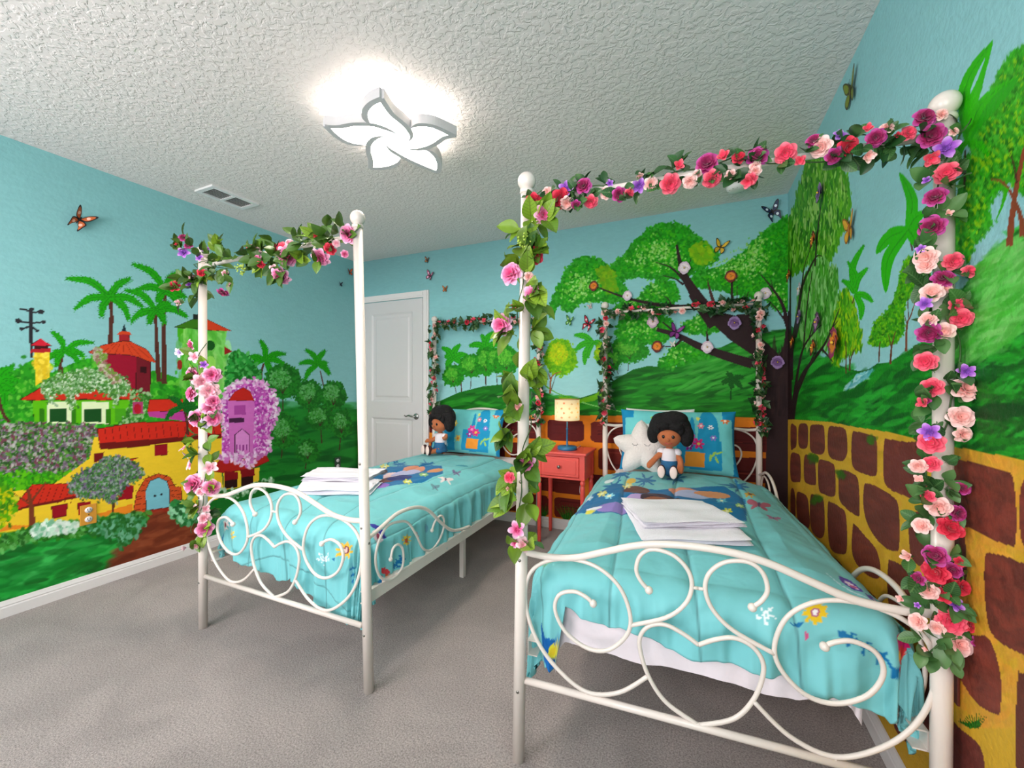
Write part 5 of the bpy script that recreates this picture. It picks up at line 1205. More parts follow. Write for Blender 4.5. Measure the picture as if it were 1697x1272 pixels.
LEAFM = {'A': leaf_mat('dark_rose_leaf', (34, 74, 34), (66, 112, 54), ((110, 150, 90), .5)), 'B': leaf_mat('yellow_green_leaf', (84, 124, 28), (140, 172, 48), ((70, 90, 26), .6)),
         'C': leaf_mat('dark_ivy_leaf', (24, 66, 30), (52, 98, 40), ((120, 150, 90), .4)), 'D': leaf_mat('deep_green_leaf', (40, 78, 26), (96, 136, 40), ((70, 100, 30), .6))}
def leaf_mesh(kind, seed):
    rng = random.Random(seed); nu, nv = (5, 8) if kind in 'CA' else (7, 12); V = []; mb = MB()
    for j in range(nv):
        v = j / (nv - 1)
        if kind == 'C': w = (.30, .95, .62, .72, .44, .36, .20, .02)[j]
        elif kind == 'A': w = .62 * math.sin(math.pi * (v * .93 + .05)) ** .75
        else: w = .66 * math.sin(math.pi * (v ** .85 * .96 + .03)) ** .9
        for i in range(nu):
            u = i / (nu - 1) * 2 - 1
            V.append(Vector((u * w / 2, v * (1 if kind != 'C' else .9), .16 * abs(u) * w - .22 * v * v + .12 * v + rng.uniform(-.012, .012))))
    Fc = [(j * nu + i, j * nu + i + 1, (j + 1) * nu + i + 1, (j + 1) * nu + i) for j in range(nv - 1) for i in range(nu - 1)]
    mb.add(V, Fc); mb.tube([(0, -.18, 0), (0, 0, .0), (0, .1, .01)], .012, 5)
    return mb
LM_ = {}
for k in 'ABCD':
    LM_[k] = []
    for i in range(3):
        o = leaf_mesh(k, i + 5).build('leaf', LEAFM[k]); LM_[k].append(o.data); bpy.data.objects.remove(o)
m_vine = mat('green_wire_vine', (60, 92, 44), .6)
m_berry = mat('lime_green_berry', (176, 200, 80), .5)
def orient(n, up=Vector((0, 0, 1)), roll=0.0):
    n = n.normalized(); x = up.cross(n)
    if x.length < 1e-3: x = Vector((1, 0, 0))
    x.normalize(); y = n.cross(x)
    M = Matrix((x, y, n)).transposed()
    return M @ Matrix.Rotation(roll, 3, 'Z')
def garland(label, axis, flowers, leaf_kinds, n_leaf, leaf_len, spread, seed, wind=9.0, vine_r=.024, rand_flowers=None, facing=True, part_leaves=100, berries=()):
    """axis: 3D polyline the vine winds round. flowers: (point, diameter, colour, kind)"""
    rng = random.Random(seed)
    AX = [Vector(p) for p in axis]
    seg = [(AX[i + 1] - AX[i]).length for i in range(len(AX) - 1)]; tot = sum(seg)
    def at(t):
        d = t * tot
        for i, l in enumerate(seg):
            if d <= l or i == len(seg) - 1: return AX[i].lerp(AX[i + 1], min(1, d / l)), (AX[i + 1] - AX[i]).normalized()
            d -= l
    root = empty('flower_garland', AX[0]); tag(root, label, 'garland', 'flower garlands on the bed posts')
    off = Vector(AX[0])
    def ring(t, ang, r):
        p, d = at(t); e1 = d.orthogonal().normalized()
        if abs(d.z) > .7: e1 = Vector((1, 0, 0)); e1 = (e1 - d * e1.dot(d)).normalized()
        e2 = d.cross(e1); q = e1 * math.cos(ang) + e2 * math.sin(ang)
        return p + q * r, q, d
    n = max(24, int(tot * 60)); pts = []
    for i in range(n + 1):
        t = i / n; p, q, d = ring(t, wind * t * tot + .6 * math.sin(t * 20), vine_r + .006 * math.sin(t * 33)); pts.append(p - off)
    MB().tube(pts, .0018, 5).build('vine', m_vine, root)
    def put(name, me, loc, R, sc):
        o = bpy.data.objects.new(name, me); COL.objects.link(o); o.parent = root
        o.matrix_local = Matrix.Translation(loc - off) @ R.to_4x4() @ Matrix.Scale(sc, 4); return o
    fl = list(flowers)
    if rand_flowers:
        nf, cols, sz, t0, t1 = rand_flowers
        for i in range(nf):
            t = t0 + (t1 - t0) * (i + rng.uniform(.2, .8)) / nf; p, q, d = ring(t, rng.uniform(0, 6.28), vine_r + .004)
            if p.y > YB - .036: p.y = YB - .036
            fl.append((p, sz * rng.uniform(.8, 1.2), rng.choice(cols), rng.choice(['rose', 'rose', 'bud']), q))
    fpos = []
    for f in fl:
        P, D, ck, kd = Vector(f[0]), f[1], f[2], f[3]
        if len(f) > 4: q = f[4]
        else:
            best = min((at(k / 60)[0] for k in range(61)), key=lambda a: (a - P).length); q = P - best
            q = q.normalized() if q.length > 1e-4 else Vector((0, -1, 0))
        toc = (Vector((0, 0, CAMH)) - P).normalized()
        nrm = q * .7 + (toc * .75 if len(f) == 4 else Vector((0, -.6, 0)) if facing else Vector()) + Vector((rng.uniform(-.45, .45), rng.uniform(-.3, .3), rng.uniform(-.35, .45)))
        put('flower', FM[ck, kd][rng.randrange(2)], P, orient(nrm, roll=rng.uniform(0, 6.28)), D * .74); fpos.append((P, q))
    for bp_ in berries:
        mb = MB(); P = Vector(bp_)
        for i in range(46):
            v = Vector((rng.gauss(0, 1), rng.gauss(0, 1), rng.gauss(0, 1))).normalized() * rng.uniform(.012, .026); mb.ball(P - off + v, .0035, 6, 4)
        mb.build('berry_cluster', m_berry, root)['label'] = 'lime green berry cluster'
    stuff = MB(); stuff_kind = leaf_kinds[0]; left = n_leaf
    cl = 0
    i = 0
    while i < n_leaf:
        t = rng.random(); ang = rng.uniform(0, 6.283); kd = rng.choice(leaf_kinds)
        p, q, d = ring(t, ang, vine_r * .8)
        if fpos and rng.random() < .4:
            F_ = rng.choice(fpos); q = F_[1]; p = F_[0] - q * .024 + Vector((rng.uniform(-.012, .012), rng.uniform(-.004, .012), rng.uniform(-.015, .015)))
        for k in range(rng.choice((2, 3, 3))):
            if i >= n_leaf: break
            dirn = (q * rng.uniform(.3, 1.0) + d * rng.uniform(-1, 1) + Vector((rng.uniform(-.4, .4), rng.uniform(-.6, .2), rng.uniform(-.4, .5)))).normalized()
            L = leaf_len * rng.uniform(.7, 1.2)
            if (p + dirn * L).y > YB - .014: dirn.y = -abs(dirn.y) - .1
            if (p + dirn * L).x > XR - .010: dirn.x = -abs(dirn.x) - .1
            dirn.normalize(); nn = (q * .6 + Vector((rng.uniform(-.5, .5), -.7 + rng.uniform(-.5, .4), rng.uniform(0, .8)))).normalized()
            x = dirn.cross(nn)
            if x.length < 1e-3: continue
            x.normalize(); z = x.cross(dirn); R = Matrix((x, dirn, z)).transposed()
            pp = p + q * rng.uniform(0, spread)
            pp.y = min(pp.y, YB - .012); pp.x = min(pp.x, XR - .010)
            me_l = rng.choice(LM_[kd]); cos = [R @ (v.co * L) + pp for v in me_l.vertices]
            pp = pp - Vector((max(0, max(c_.x for c_ in cos) - (XR - .004)), max(0, max(c_.y for c_ in cos) - (YB - .004)), 0))
            if i < part_leaves: put('leaf', me_l, pp, R, L)
            else:
                me = rng.choice(LM_[stuff_kind]); stuff.add([pp - off + R @ (v.co * L) for v in me.vertices], [tuple(pl.vertices) for pl in me.polygons])
            i += 1
    if stuff.V:
        stuff.build('leaves', LEAFM[stuff_kind], root)['kind'] = 'stuff'
    return root
def wp(M, x, y, z): return M @ Vector((x, y, z))
def fl_from(view, lst, A, B, off, scale=1.0):
    ox, oy, k = view; A_ = np.array(A, float); B_ = np.array(B, float); u = (B_ - A_) / np.linalg.norm(B_ - A_); nv = np.array([-u[1], u[0]])
    out = []
    for x, y, d, ck, *kd in lst:
        px, py = ox + x / k, oy + y / k
        s, z = on_plane(px, py, A, B, off)
        P = A_ + nv * off + u * float(s); dep = -P[0] * SS + P[1] * CC
        out.append(((P[0], P[1], float(z)), d / k * dep / FPX * scale * .92 / (1 + .25 * (px > 1450)), ck, kd[0] if kd else ('blossom' if ck in 'vw' else 'rose')))
    return out
A2, B2 = B2L, (.518, 1.278); A1, B1 = B1L, (-1.191, 1.222)
top_r = fl_from((1240, 60, 3.709), [(60, 740, 80, 'm'), (45, 830, 60, 'p'), (15, 880, 70, 'c'), (230, 720, 110, 'c'), (320, 765, 70, 'c', 'bud'), (405, 640, 80, 'm'), (445, 680, 110, 'p'), (565, 615, 80, 'v'), (610, 685, 110, 'r'), (530, 735, 90, 'm'), (735, 570, 60, 'c', 'bud'), (785, 625, 120, 'm'), (855, 560, 90, 'p'), (730, 735, 80, 'p', 'bud'), (915, 612, 50, 'r', 'bud'), (985, 595, 100, 'c'), (1085, 500, 140, 'm'), (1190, 480, 80, 'p'), (1130, 610, 150, 'm')], A2, B2, -.032)
top_r += fl_from((820, 240, 3.709), [(240, 345, 90, 'r'), (325, 290, 60, 'p'), (435, 270, 80, 'v'), (340, 350, 80, 'm'), (405, 330, 110, 'r'), (445, 360, 80, 'p'), (500, 370, 60, 'm'), (545, 250, 90, 'm'), (590, 350, 80, 'c'), (685, 295, 70, 'p'), (707, 235, 40, 'v'), (765, 305, 80, 'm'), (825, 300, 60, 'c'), (885, 250, 80, 'v'), (895, 195, 50, 'p', 'bud'), (960, 240, 80, 'p'), (1080, 240, 110, 'c'), (1130, 130, 70, 'c', 'bud'), (1200, 225, 80, 'p'), (1305, 115, 120, 'm'), (1335, 210, 100, 'c'), (1245, 180, 50, 'p'), (1410, 75, 80, 'c', 'bud'), (1500, 75, 70, 'r'), (1450, 185, 60, 'p'), (1560, 220, 80, 'c', 'bud'), (1615, 70, 110, 'm'), (1600, 140, 70, 'p')], A2, B2, -.032)
RZ = 1.783
g = garland('rose garland wound along the top rail of the nearest bed', [wp(M2, .03, 0, RZ), wp(M2, .5, 0, RZ + .004), wp(M2, 1.0, 0, RZ)], top_r, 'A', 220, .040, .012, 51, wind=14, vine_r=.018)
post_r = fl_from((1240, 60, 3.709), [(1265, 585, 60, 'p'), (1215, 690, 140, 'v'), (1125, 750, 120, 'c', 'bud'), (1220, 840, 140, 'c'), (1095, 885, 50, 'v'), (1150, 985, 130, 'm'), (1130, 1170, 150, 'm'), (1230, 1090, 60, 'p', 'bud')], A2, B2, -.042)
post_r += fl_from((1240, 360, 3.709), [(1060, 195, 60, 'v'), (1090, 245, 140, 'p'), (1090, 295, 110, 'p'), (1262, 270, 120, 'c'), (1360, 330, 90, 'c'), (1200, 375, 130, 'm'), (1130, 460, 130, 'p'), (1215, 435, 70, 'p'), (1085, 530, 90, 'v'), (1290, 535, 100, 'c'), (1310, 620, 130, 'c'), (1110, 625, 110, 'p'), (1110, 710, 140, 'm'), (1205, 700, 120, 'p'), (1090, 885, 130, 'c'), (1340, 945, 100, 'v'), (1130, 1045, 130, 'c'), (1335, 1055, 170, 'p'), (1080, 1140, 90, 'c', 'bud'), (1090, 1120, 60, 'm'), (1310, 1225, 150, 'p')], A2, B2, -.042)
post_r += fl_from((1240, 640, 3.709), [(1115, 280, 120, 'v'), (1125, 345, 150, 'c'), (1320, 295, 110, 'p'), (1045, 490, 100, 'p'), (1125, 475, 110, 'c'), (1050, 570, 70, 'p', 'bud'), (1100, 675, 90, 'c'), (1320, 625, 90, 'm'), (1170, 740, 140, 'p'), (1290, 780, 110, 'm'), (1065, 855, 110, 'p'), (1245, 870, 150, 'r'), (985, 1045, 90, 'p', 'bud'), (1150, 1040, 140, 'm'), (1305, 1080, 70, 'r'), (1150, 1140, 150, 'r'), (1260, 1130, 100, 'm')], A2, B2, -.045)
post_r += fl_from((1240, 900, 3.709), [(1040, 215, 90, 'm'), (1000, 270, 60, 'm'), (1105, 290, 120, 'p'), (1220, 230, 90, 'r'), (1315, 270, 110, 'r'), (1205, 320, 100, 'r'), (1275, 375, 90, 'v'), (940, 340, 60, 'p', 'bud'), (1040, 480, 110, 'p'), (1250, 480, 170, 'c', 'peony'), (1160, 520, 90, 'p'), (1365, 505, 90, 'r'), (1040, 380, 40, 'v'), (1300, 620, 150, 'p'), (1410, 610, 90, 'm'), (1090, 650, 40, 'p', 'bud')], A2, B2, -.04)
g = garland('dense rose garland wound down the right post, from finial to footboard, of the nearest bed', [wp(M2, W_, 0, 1.80), wp(M2, W_ - .004, 0, 1.2), wp(M2, W_ - .012, -.01, .62), wp(M2, W_ - .012, -.01, .56)], post_r, 'A', 300, .042, .012, 52, wind=12, vine_r=.027)
left_r = fl_from((820, 240, 3.709), [(300, 430, 110, 'k', 'peony'), (100, 790, 130, 'k', 'peony'), (245, 640, 50, 'r', 'bud'), (255, 690, 80, 'r'), (210, 810, 60, 'p'), (240, 920, 120, 'k', 'peony'), (120, 990, 45, 'c', 'bud'), (40, 1105, 120, 'k', 'peony')], A2, B2, -.045)
left_r += fl_from((800, 600, 3.536), [(205, 265, 70, 'p'), (120, 430, 40, 'c', 'bud'), (255, 595, 105, 'k', 'peony'), (155, 675, 60, 'c'), (150, 740, 30, 'p', 'bud'), (200, 980, 90, 'k', 'blossom'), (240, 1070, 80, 'q', 'peony'), (190, 1060, 50, 'k', 'blossom')], A2, B2, -.045)
bb = fl_from((820, 240, 3.709), [(180, 590, 60, 'p')], A2, B2, -.05)[0][0]
g = garland('leafy green garland with large pink flowers on the left post of the nearest bed', [wp(M2, .02, 0, 1.73), wp(M2, .006, 0, 1.35), wp(M2, 0, 0, 1.3), wp(M2, -.004, 0, .95), wp(M2, -.006, 0, .68)], left_r, 'BBBD', 150, .072, .022, 53, wind=9, vine_r=.026, berries=[bb])
t1 = fl_from((260, 330, 4.24), [(190, 270, 60, 'm'), (220, 325, 50, 'm'), (190, 375, 70, 'v'), (140, 325, 30, 'r', 'bud'), (345, 355, 60, 'v'), (430, 335, 40, 'q'), (300, 410, 50, 'v'), (320, 520, 60, 'r'), (120, 610, 70, 'r'), (260, 560, 60, 'q'), (230, 600, 40, 'v'), (160, 725, 50, 'q', 'bud'), (465, 655, 70, 'm'), (480, 520, 40, 'q'), (515, 600, 40, 'q', 'bud'), (660, 340, 50, 'c'), (700, 360, 60, 'q'), (705, 420, 60, 'k'), (730, 460, 50, 'r'), (815, 325, 50, 'r'), (880, 345, 80, 'c'), (920, 400, 130, 'k', 'peony'), (825, 490, 60, 'q'), (870, 540, 120, 'k', 'peony'), (930, 305, 50, 'q'), (1120, 265, 40, 'r', 'bud'), (1215, 350, 80, 'r'), (1260, 310, 50, 'q'), (1150, 410, 120, 'k', 'peony'), (1345, 245, 120, 'k', 'peony'), (1320, 385, 50, 'k')], A1, B1, -.03)
bb = fl_from((260, 330, 4.24), [(590, 490, 60, 'p')], A1, B1, -.045)[0][0]
g = garland('mixed leafy flower garland along the top rail of the bed beside the door', [wp(M1, -.085, 0, 1.62), wp(M1, -.06, 0, 1.78), wp(M1, .25, -.005, 1.765), wp(M1, .55, 0, 1.775), wp(M1, .97, 0, 1.80)], t1, 'DDB', 300, .060, .03, 54, wind=9, vine_r=.026, berries=[bb])
l1 = fl_from((280, 560, 3.535), [(130, 40, 60, 'k'), (150, 110, 60, 'q', 'blossom'), (205, 155, 40, 'v'), (60, 85, 50, 'w'), (255, 215, 85, 'k', 'peony'), (140, 215, 80, 'k', 'peony'), (200, 255, 95, 'q', 'peony'), (130, 325, 85, 'k', 'peony'), (240, 310, 95, 'q', 'peony'), (260, 370, 70, 'k', 'peony'), (250, 405, 90, 'k', 'peony'), (160, 470, 95, 'k', 'peony'), (215, 495, 60, 'w', 'peony'), (265, 470, 85, 'k', 'peony'), (95, 640, 60, 'q', 'blossom'), (100, 685, 50, 'q', 'blossom'), (125, 740, 60, 'q', 'blossom'), (240, 760, 70, 'q', 'blossom'), (145, 855, 105, 'k', 'rose'), (250, 875, 85, 'k', 'rose'), (185, 900, 45, 'q'), (155, 1000, 50, 'q', 'blossom'), (215, 1000, 50, 'q', 'bud'), (210, 1055, 60, 'q'), (210, 1115, 85, 'k'), (100, 1225, 40, 'q', 'bud'), (160, 1215, 35, 'q', 'bud')], A1, B1, -.035)
g = garland('pink flower garland on the left post of the bed beside the door', [wp(M1, -.004, 0, 1.40), wp(M1, 0, 0, 1.0), wp(M1, 0, 0, .72), wp(M1, -.03, -.01, .46)], l1, 'BD', 120, .056, .020, 55, wind=9, vine_r=.027)
for M, lab, sd in ((M1, 'ivy and small red rose garland over the headboard arch beside the door', 56), (M2, 'ivy and small red rose garland over the headboard arch close to the right wall', 57)):
    garland(lab, [wp(M, 0, L_ - .01, .90), wp(M, 0, L_ - .01, 1.745), wp(M, .5, L_ - .01, 1.742), wp(M, W_, L_ - .01, 1.745), wp(M, W_, L_ - .01, .88)], [], 'C', 560, .054, .022, sd, wind=26, vine_r=.020, rand_flowers=(74, 'crrpcpp', .040, .0, 1.0))
# ------------------------------------------------------------------ pillows, cushion, dolls, towels
def pillow(label, grp, M, w, h, d, base, painter, m, flange=None, extra_parent=None, name='pillow'):
    """M: local frame, x across, z up the pillow, -y its front; origin = middle of the lower edge"""
    cv = Canvas(0, w, 0, h, .004, None, base, 77); painter(cv) if painter else None
    nx, ny = 170, 100
    P = []; C = []
    for side in (-1, 1):
        U, Vv = np.meshgrid(np.linspace(-1, 1, nx), np.linspace(-1, 1, ny))
        pin = 1 - .045 * (np.abs(U) ** 2) * (1 - np.abs(Vv) ** 4) * 0
        X = U * w / 2 * (1 - .05 * (1 - Vv ** 2)); Z = (Vv + 1) / 2 * h + (-.03 * h) * (1 - U ** 2) * np.sign(Vv) * np.abs(Vv) ** 3
        T = (1 - U ** 4) ** .55 * (1 - Vv ** 4) ** .55
        Y = side * d / 2 * T + .004 * vnoise(X * 30 + 9, Z * 30, 5) * T
        P.append((X, Y, Z)); ci = cv.I[np.clip((Z / cv.rv).astype(int), 0, cv.ny - 1), np.clip(((X + w / 2) / cv.ru).astype(int), 0, cv.nx - 1)] if side < 0 else np.broadcast_to(np.array(base) / 255., (ny, nx, 3)).copy()
        C.append(ci)
    X = np.concatenate([P[0][0], P[1][0][::-1]]); Y = np.concatenate([P[0][1], P[1][1][::-1]]); Z = np.concatenate([P[0][2], P[1][2][::-1]]); CI = np.concatenate([C[0], C[1][::-1]])
    o = grid_mesh(name, X, Y, Z, CI, m, flip=False); o.matrix_world = M
    tag(o, label, 'pillow', grp)
    return o
m_pil = vcol_mat('printed_pillow_cotton', .7, bump=(24, .003), var=.04, vscale=(8, 8, 8), sheen=.04)
def cpt(cv, P): P = np.array(P, float); return np.stack([P[:, 0] / cv.ru, P[:, 1] / cv.rv], 1)
def cell(cv, x, z, rx, rz, col, a=0):
    t = np.linspace(0, 2 * math.pi, 18, endpoint=False)
    cv.polyG(cpt(cv, np.stack([x + rx * np.cos(t) * math.cos(a) - rz * np.sin(t) * math.sin(a), z + rx * np.cos(t) * math.sin(a) + rz * np.sin(t) * math.cos(a)], 1)), col)
def cflower(cv, x, z, r, col, mid):
    for k in range(6): cell(cv, x + r * .6 * math.cos(k * 1.047), z + r * .6 * math.sin(k * 1.047), r * .42, r * .26, col, k * 1.047)
    cell(cv, x, z, r * .3, r * .3, mid)
def print_pillow(cv):
    w = cv.ru * (cv.nx - 1); h = cv.rv * (cv.ny - 1)
    t = np.linspace(0, math.pi, 12)
    for x0, x1, zt in ((.16, .34, .72), (.30, .40, .6), (.60, .66, .86), (.66, .86, .98)):
        P = [(x0 * w, .06 * h), (x1 * w, .06 * h)] + [((x0 + x1) / 2 * w + (x1 - x0) / 2 * w * math.cos(a) * .82, (zt - .3) * h + .3 * h * math.sin(a)) for a in t]
        cv.polyG(cpt(cv, P), (30, 150, 196))
    cv.polyG(cpt(cv, [(.5 * w, .08 * h), (.86 * w, .08 * h), (.86 * w, .5 * h), (.5 * w, .5 * h)]), (30, 150, 196))
    for k in range(26): cell(cv, (.17 + .14 * ((k * 7) % 13) / 13) * w, (.15 + .45 * ((k * 5) % 11) / 11) * h, .003, .009, (180, 226, 240))
    cell(cv, .25 * w, .68 * h, .045, .020, (244, 246, 248))
    for x, z, r, c1, c2 in ((.70, .72, .022, (240, 130, 150), (250, 240, 230)), (.78, .70, .018, (245, 245, 250), (20, 40, 110)), (.80, .54, .02, (150, 110, 200), (250, 250, 250)), (.68, .83, .014, (230, 220, 90), (200, 230, 120)), (.90, .82, .026, (230, 120, 60), (250, 230, 210)),
                            (.62, .50, .04, (226, 60, 150), (240, 150, 190)), (.68, .44, .035, (220, 40, 120), (230, 200, 90)), (.60, .40, .03, (150, 40, 150), (240, 240, 250)), (.36, .62, .03, (240, 190, 60), (250, 240, 160)), (.44, .30, .03, (240, 200, 90), (230, 120, 60))): cflower(cv, x * w, z * h, r, c1, c2)
    for x, z, a in ((.80, .30, 1.0), (.82, .22, 2.0), (.77, .24, 1.4), (.84, .32, .5), (.30, .84, .3)): cell(cv, x * w, z * h, .022, .007, (160, 206, 90), a)
    cv.polyG(cpt(cv, [(.56 * w, .10 * h), (.72 * w, .10 * h), (.73 * w, .30 * h), (.57 * w, .32 * h)]), (238, 150, 50))
    for sx in (0, 1):
        X = [0, .045 * w] if sx == 0 else [.955 * w, w]
        cv.polyG(cpt(cv, [(X[0], 0), (X[1], 0), (X[1], h), (X[0], h)]), (20, 130, 180))
        XX = [0, .12 * w] if sx == 0 else [.88 * w, w]
        cv.polyG(cpt(cv, [(XX[0], .84 * h), (XX[1], .84 * h), (XX[1], h), (XX[0], h)]), (24, 140, 190))
def lean(x, y, z, rz, tilt): return Matrix.Translation((x, y, z)) @ Matrix.Rotation(rz, 4, 'Z') @ Matrix.Rotation(-tilt, 4, 'X')
m_pw = mat('white_pillow_cotton', (236, 232, 234), .85, bump=(20, .004))
p = pillow('white pillow showing only a corner behind the printed pillow nearest the right wall', None, lean(-.24, 3.04, .62, B2A, .16), .46, .41, .10, (238, 234, 236), None, m_pil)
pillow('teal printed pillow with blue flange behind the star cushion', 'printed pillows', lean(-.125, 2.94, .606, B2A, .30), .74, .43, .15, (112, 204, 206), print_pillow, m_pil)
pillow('teal printed pillow with blue flange on the bed beside the door', 'printed pillows', lean(-1.80, 2.99, .606, B1A, .32), .68, .40, .14, (112, 204, 206), print_pillow, m_pil)

# white star cushion with stitched sleeping eyes
m_star = mat('cream_knit_plush', (236, 226, 220), .9, bump=(95, .006), sheen=.4)
m_thread = mat('grey_stitching', (96, 84, 84), .8)
def star_cushion(M):
    n = 90; V = []; rr = []
    for i in range(n):
        a = math.pi / 2 + i * 2 * math.pi / n; k = math.cos(5 * (a - math.pi / 2)) * .5 + .5
        tri = abs(((a - math.pi / 2) * 5 / math.pi) % 2 - 1); r = 1 / ((1 - tri) / .112 + tri / .212); r = r * (1 - .10 * max(0, tri - .75) / .25); rr.append((r * math.cos(a), r * math.sin(a)))
    m = 9
    for side in (-1, 1):
        for j in range(m + 1):
            s = 1 - j / m
            for (x, z) in rr: V.append((x * s, side * (.058 * (1 - s ** 3) ** .6), z * s))
    Fc = []
    for b in (0, 1):
        o = b * (m + 1) * n
        for j in range(m):
            for i in range(n):
                q = (o + j * n + i, o + j * n + (i + 1) % n, o + (j + 1) * n + (i + 1) % n, o + (j + 1) * n + i); Fc.append(q if b == 0 else q[::-1])
    mb = MB(); mb.add(V, Fc); o = mb.build('star_cushion', m_star); o.matrix_world = M
    tag(o, 'white star-shaped plush cushion with stitched sleeping eyes beside the doll', 'cushion')
    for x in (-.038, .038):
        e = MB(); e.tube([(x + .016 * math.cos(a), -.0580, .022 + .012 * math.sin(a)) for a in np.linspace(math.pi, 2 * math.pi, 9)], .0012, 5)
        for a in np.linspace(math.pi * 1.1, math.pi * 1.9, 4): e.tube([(x + .016 * math.cos(a), -.0580, .022 + .012 * math.sin(a)), (x + .022 * math.cos(a), -.0580, .022 + .018 * math.sin(a))], .0009, 4)
        e.build('stitched_eye', m_thread, o)
    return o
star_cushion(lean(-.335, 2.82, .775, math.radians(6), .28))

# rag dolls: plain generic ones
m_skin = mat('brown_felt', (184, 104, 62), .9, sheen=.1, bump=(200, .0006)); m_hair = mat('black_plush_hair', (12, 8, 10), .9, bump=(90, .006))
m_blouse = mat('white_doll_blouse', (232, 224, 230), .85); m_skirt = mat('blue_doll_skirt', (36, 104, 150), .8, noise=(40, (24, 70, 116), .6)); m_sole = mat('cream_doll_sole', (240, 214, 206), .8)
m_shoe = mat('dark_doll_shoe', (70, 34, 34), .8); m_black = mat('black_button', (12, 10, 12), .25); m_lip = mat('red_stitched_smile', (196, 70, 80), .7)
def skin_body(name, verts, edges, rad, m, parent, sub=2):
    me = bpy.data.meshes.new(name); me.from_pydata(verts, edges, []); o = link(name, me, parent)
    md = o.modifiers.new('skin', 'SKIN'); md.use_smooth_shade = True
    for i, r in enumerate(rad):
        d = me.skin_vertices[0].data[i]; d.radius = (r, r) if not hasattr(r, '__len__') else r; d.use_root = (i == 0)
    o.modifiers.new('smooth', 'SUBSURF').levels = sub; o.modifiers['smooth'].render_levels = sub
    me.materials.append(m); return o
def rag_doll(label, loc, rz, armL, armR, legs, sc=1.13):
    root = empty('rag_doll', loc, rz); tag(root, label, 'doll', 'rag dolls')
    V = [(0, 0, .035), (0, -.002, .075), (0, .0, .115), (0, -.004, .140), (0, -.006, .160)]; E = [(0, 1), (1, 2), (2, 3), (3, 4)]; Rr = [.036, .034, .034, .018, .016]
    for P in (armL, armR):
        k = len(V); sx = 1 if P[0][0] > 0 else -1
        V.append((sx * .032, 0, .122)); E.append((2, k)); Rr.append(.019)
        for i, p in enumerate(P): V.append(p); E.append((len(V) - 2, len(V) - 1)); Rr.append((.0165, .0150, .014)[min(i, 2)])
        # mitten hand with thumb and four short stuffed fingers
        h = Vector(P[-1]); d = (h - Vector(P[-2])).normalized(); s_ = d.cross(Vector((0, -1, .3))).normalized(); hk = len(V) - 1
        for q, (o_, l_) in enumerate(((-.010, .018), (-.0035, .022), (.0035, .021), (.010, .016))):
            V.append(tuple(h + s_ * o_ + d * l_)); E.append((hk, len(V) - 1)); Rr.append(.0042)
        V.append(tuple(h + s_ * .017 + d * .002)); E.append((hk, len(V) - 1)); Rr.append(.0045)
    for P in legs:
        k = len(V); sx = 1 if P[0][0] > 0 else -1
        V.append((sx * .022, -.01, .030)); E.append((0, k)); Rr.append(.024)
        for i, p in enumerate(P): V.append(p); E.append((len(V) - 2, len(V) - 1)); Rr.append(.018)
    skin_body('body', V, E, Rr, m_skin, root)
    hd = MB(); hd.ball((0, -.012, .210), .060, 26, 18, (1.03, .88, .95)); hd.ball((0, -.070, .198), .0075, 10, 8); 
    for sx in (-1, 1): hd.ball((sx * .061, -.008, .202), .012, 10, 8, (.5, .9, 1.1))
    head = hd.build('head', m_skin, root)
    for sx in (-1, 1):
        MB().ball((sx * .024, -.060, .214), .0085, 14, 10, (1, .5, 1.1)).build('eye', m_black, head)
    MB().tube([(.018 * math.cos(a), -.0645 + .004 * abs(math.cos(a)), .186 + .010 * math.sin(a)) for a in np.linspace(math.pi * 1.1, math.pi * 1.9, 9)], .0016, 6).build('mouth', m_lip, head)
    hb = MB(); hb.ball((0, .022, .256), .098, 32, 20, (1.12, .74, .90)); hb.ball((.022, .012, .305), .058, 20, 14, (1.25, .9, .75)); hb.ball((-.045, .012, .290), .052, 20, 14, (1.0, .9, .9))
    hb.ball((-.082, .004, .222), .044, 18, 12, (.8, .9, 1.25)); hb.ball((.086, .004, .218), .046, 18, 12, (.8, .9, 1.3)); hb.ball((.034, -.056, .268), .024, 14, 10, (1.4, .6, .8)); hb.ball((-.026, -.056, .270), .024, 14, 10, (1.4, .6, .7)); hb.ball((.06, -.036, .250), .022, 14, 10, (.8, .8, 1.2)); hb.ball((-.058, -.036, .252), .022, 14, 10, (.8, .8, 1.2))
    hb.build('hair', m_hair, root)
    bl = MB(); bl.lathe([(.001, .062), (.040, .062), (.042, .075), (.041, .115), (.036, .134), (.024, .146), (.001, .148)], (0, 0, 0), 24)
    for sx in (-1, 1): bl.ball((sx * .040, 0, .124), .0235, 14, 10, (1, .95, .95))
    bl.build('blouse', m_blouse, root)
    sk = MB(); sk.lathe([(.001, .020), (.052, .016), (.056, .020), (.046, .050), (.042, .068), (.0425, .082), (.001, .082)], (0, -.008, 0), 28)
    sk.ball((0, -.035, .026), .050, 18, 10, (1.1, .8, .45)); sk.build('skirt', m_skirt, root)
    for P in legs:
        f = Vector(P[-1]); MB().ball(f + Vector((0, .004, .010)), .026, 16, 12, (.8, .75, 1.35)).build('shoe', m_shoe, root)
        MB().ball(f + Vector((0, -.014, .010)), .024, 16, 12, (.78, .25, 1.35)).build('shoe_sole', m_sole, root)
    root.scale = (sc, sc, sc); return root
rag_doll('brown rag doll in blue skirt seated beside the star cushion', (-.155, 2.70, .640), math.radians(-2),
         [(-.060, -.02, .100), (-.095, -.045, .055)], [(.058, -.012, .085), (.060, -.040, .040)], [[(-.030, -.06, .026), (-.030, -.10, .026)], [(.034, -.06, .026), (.030, -.10, .026)]])
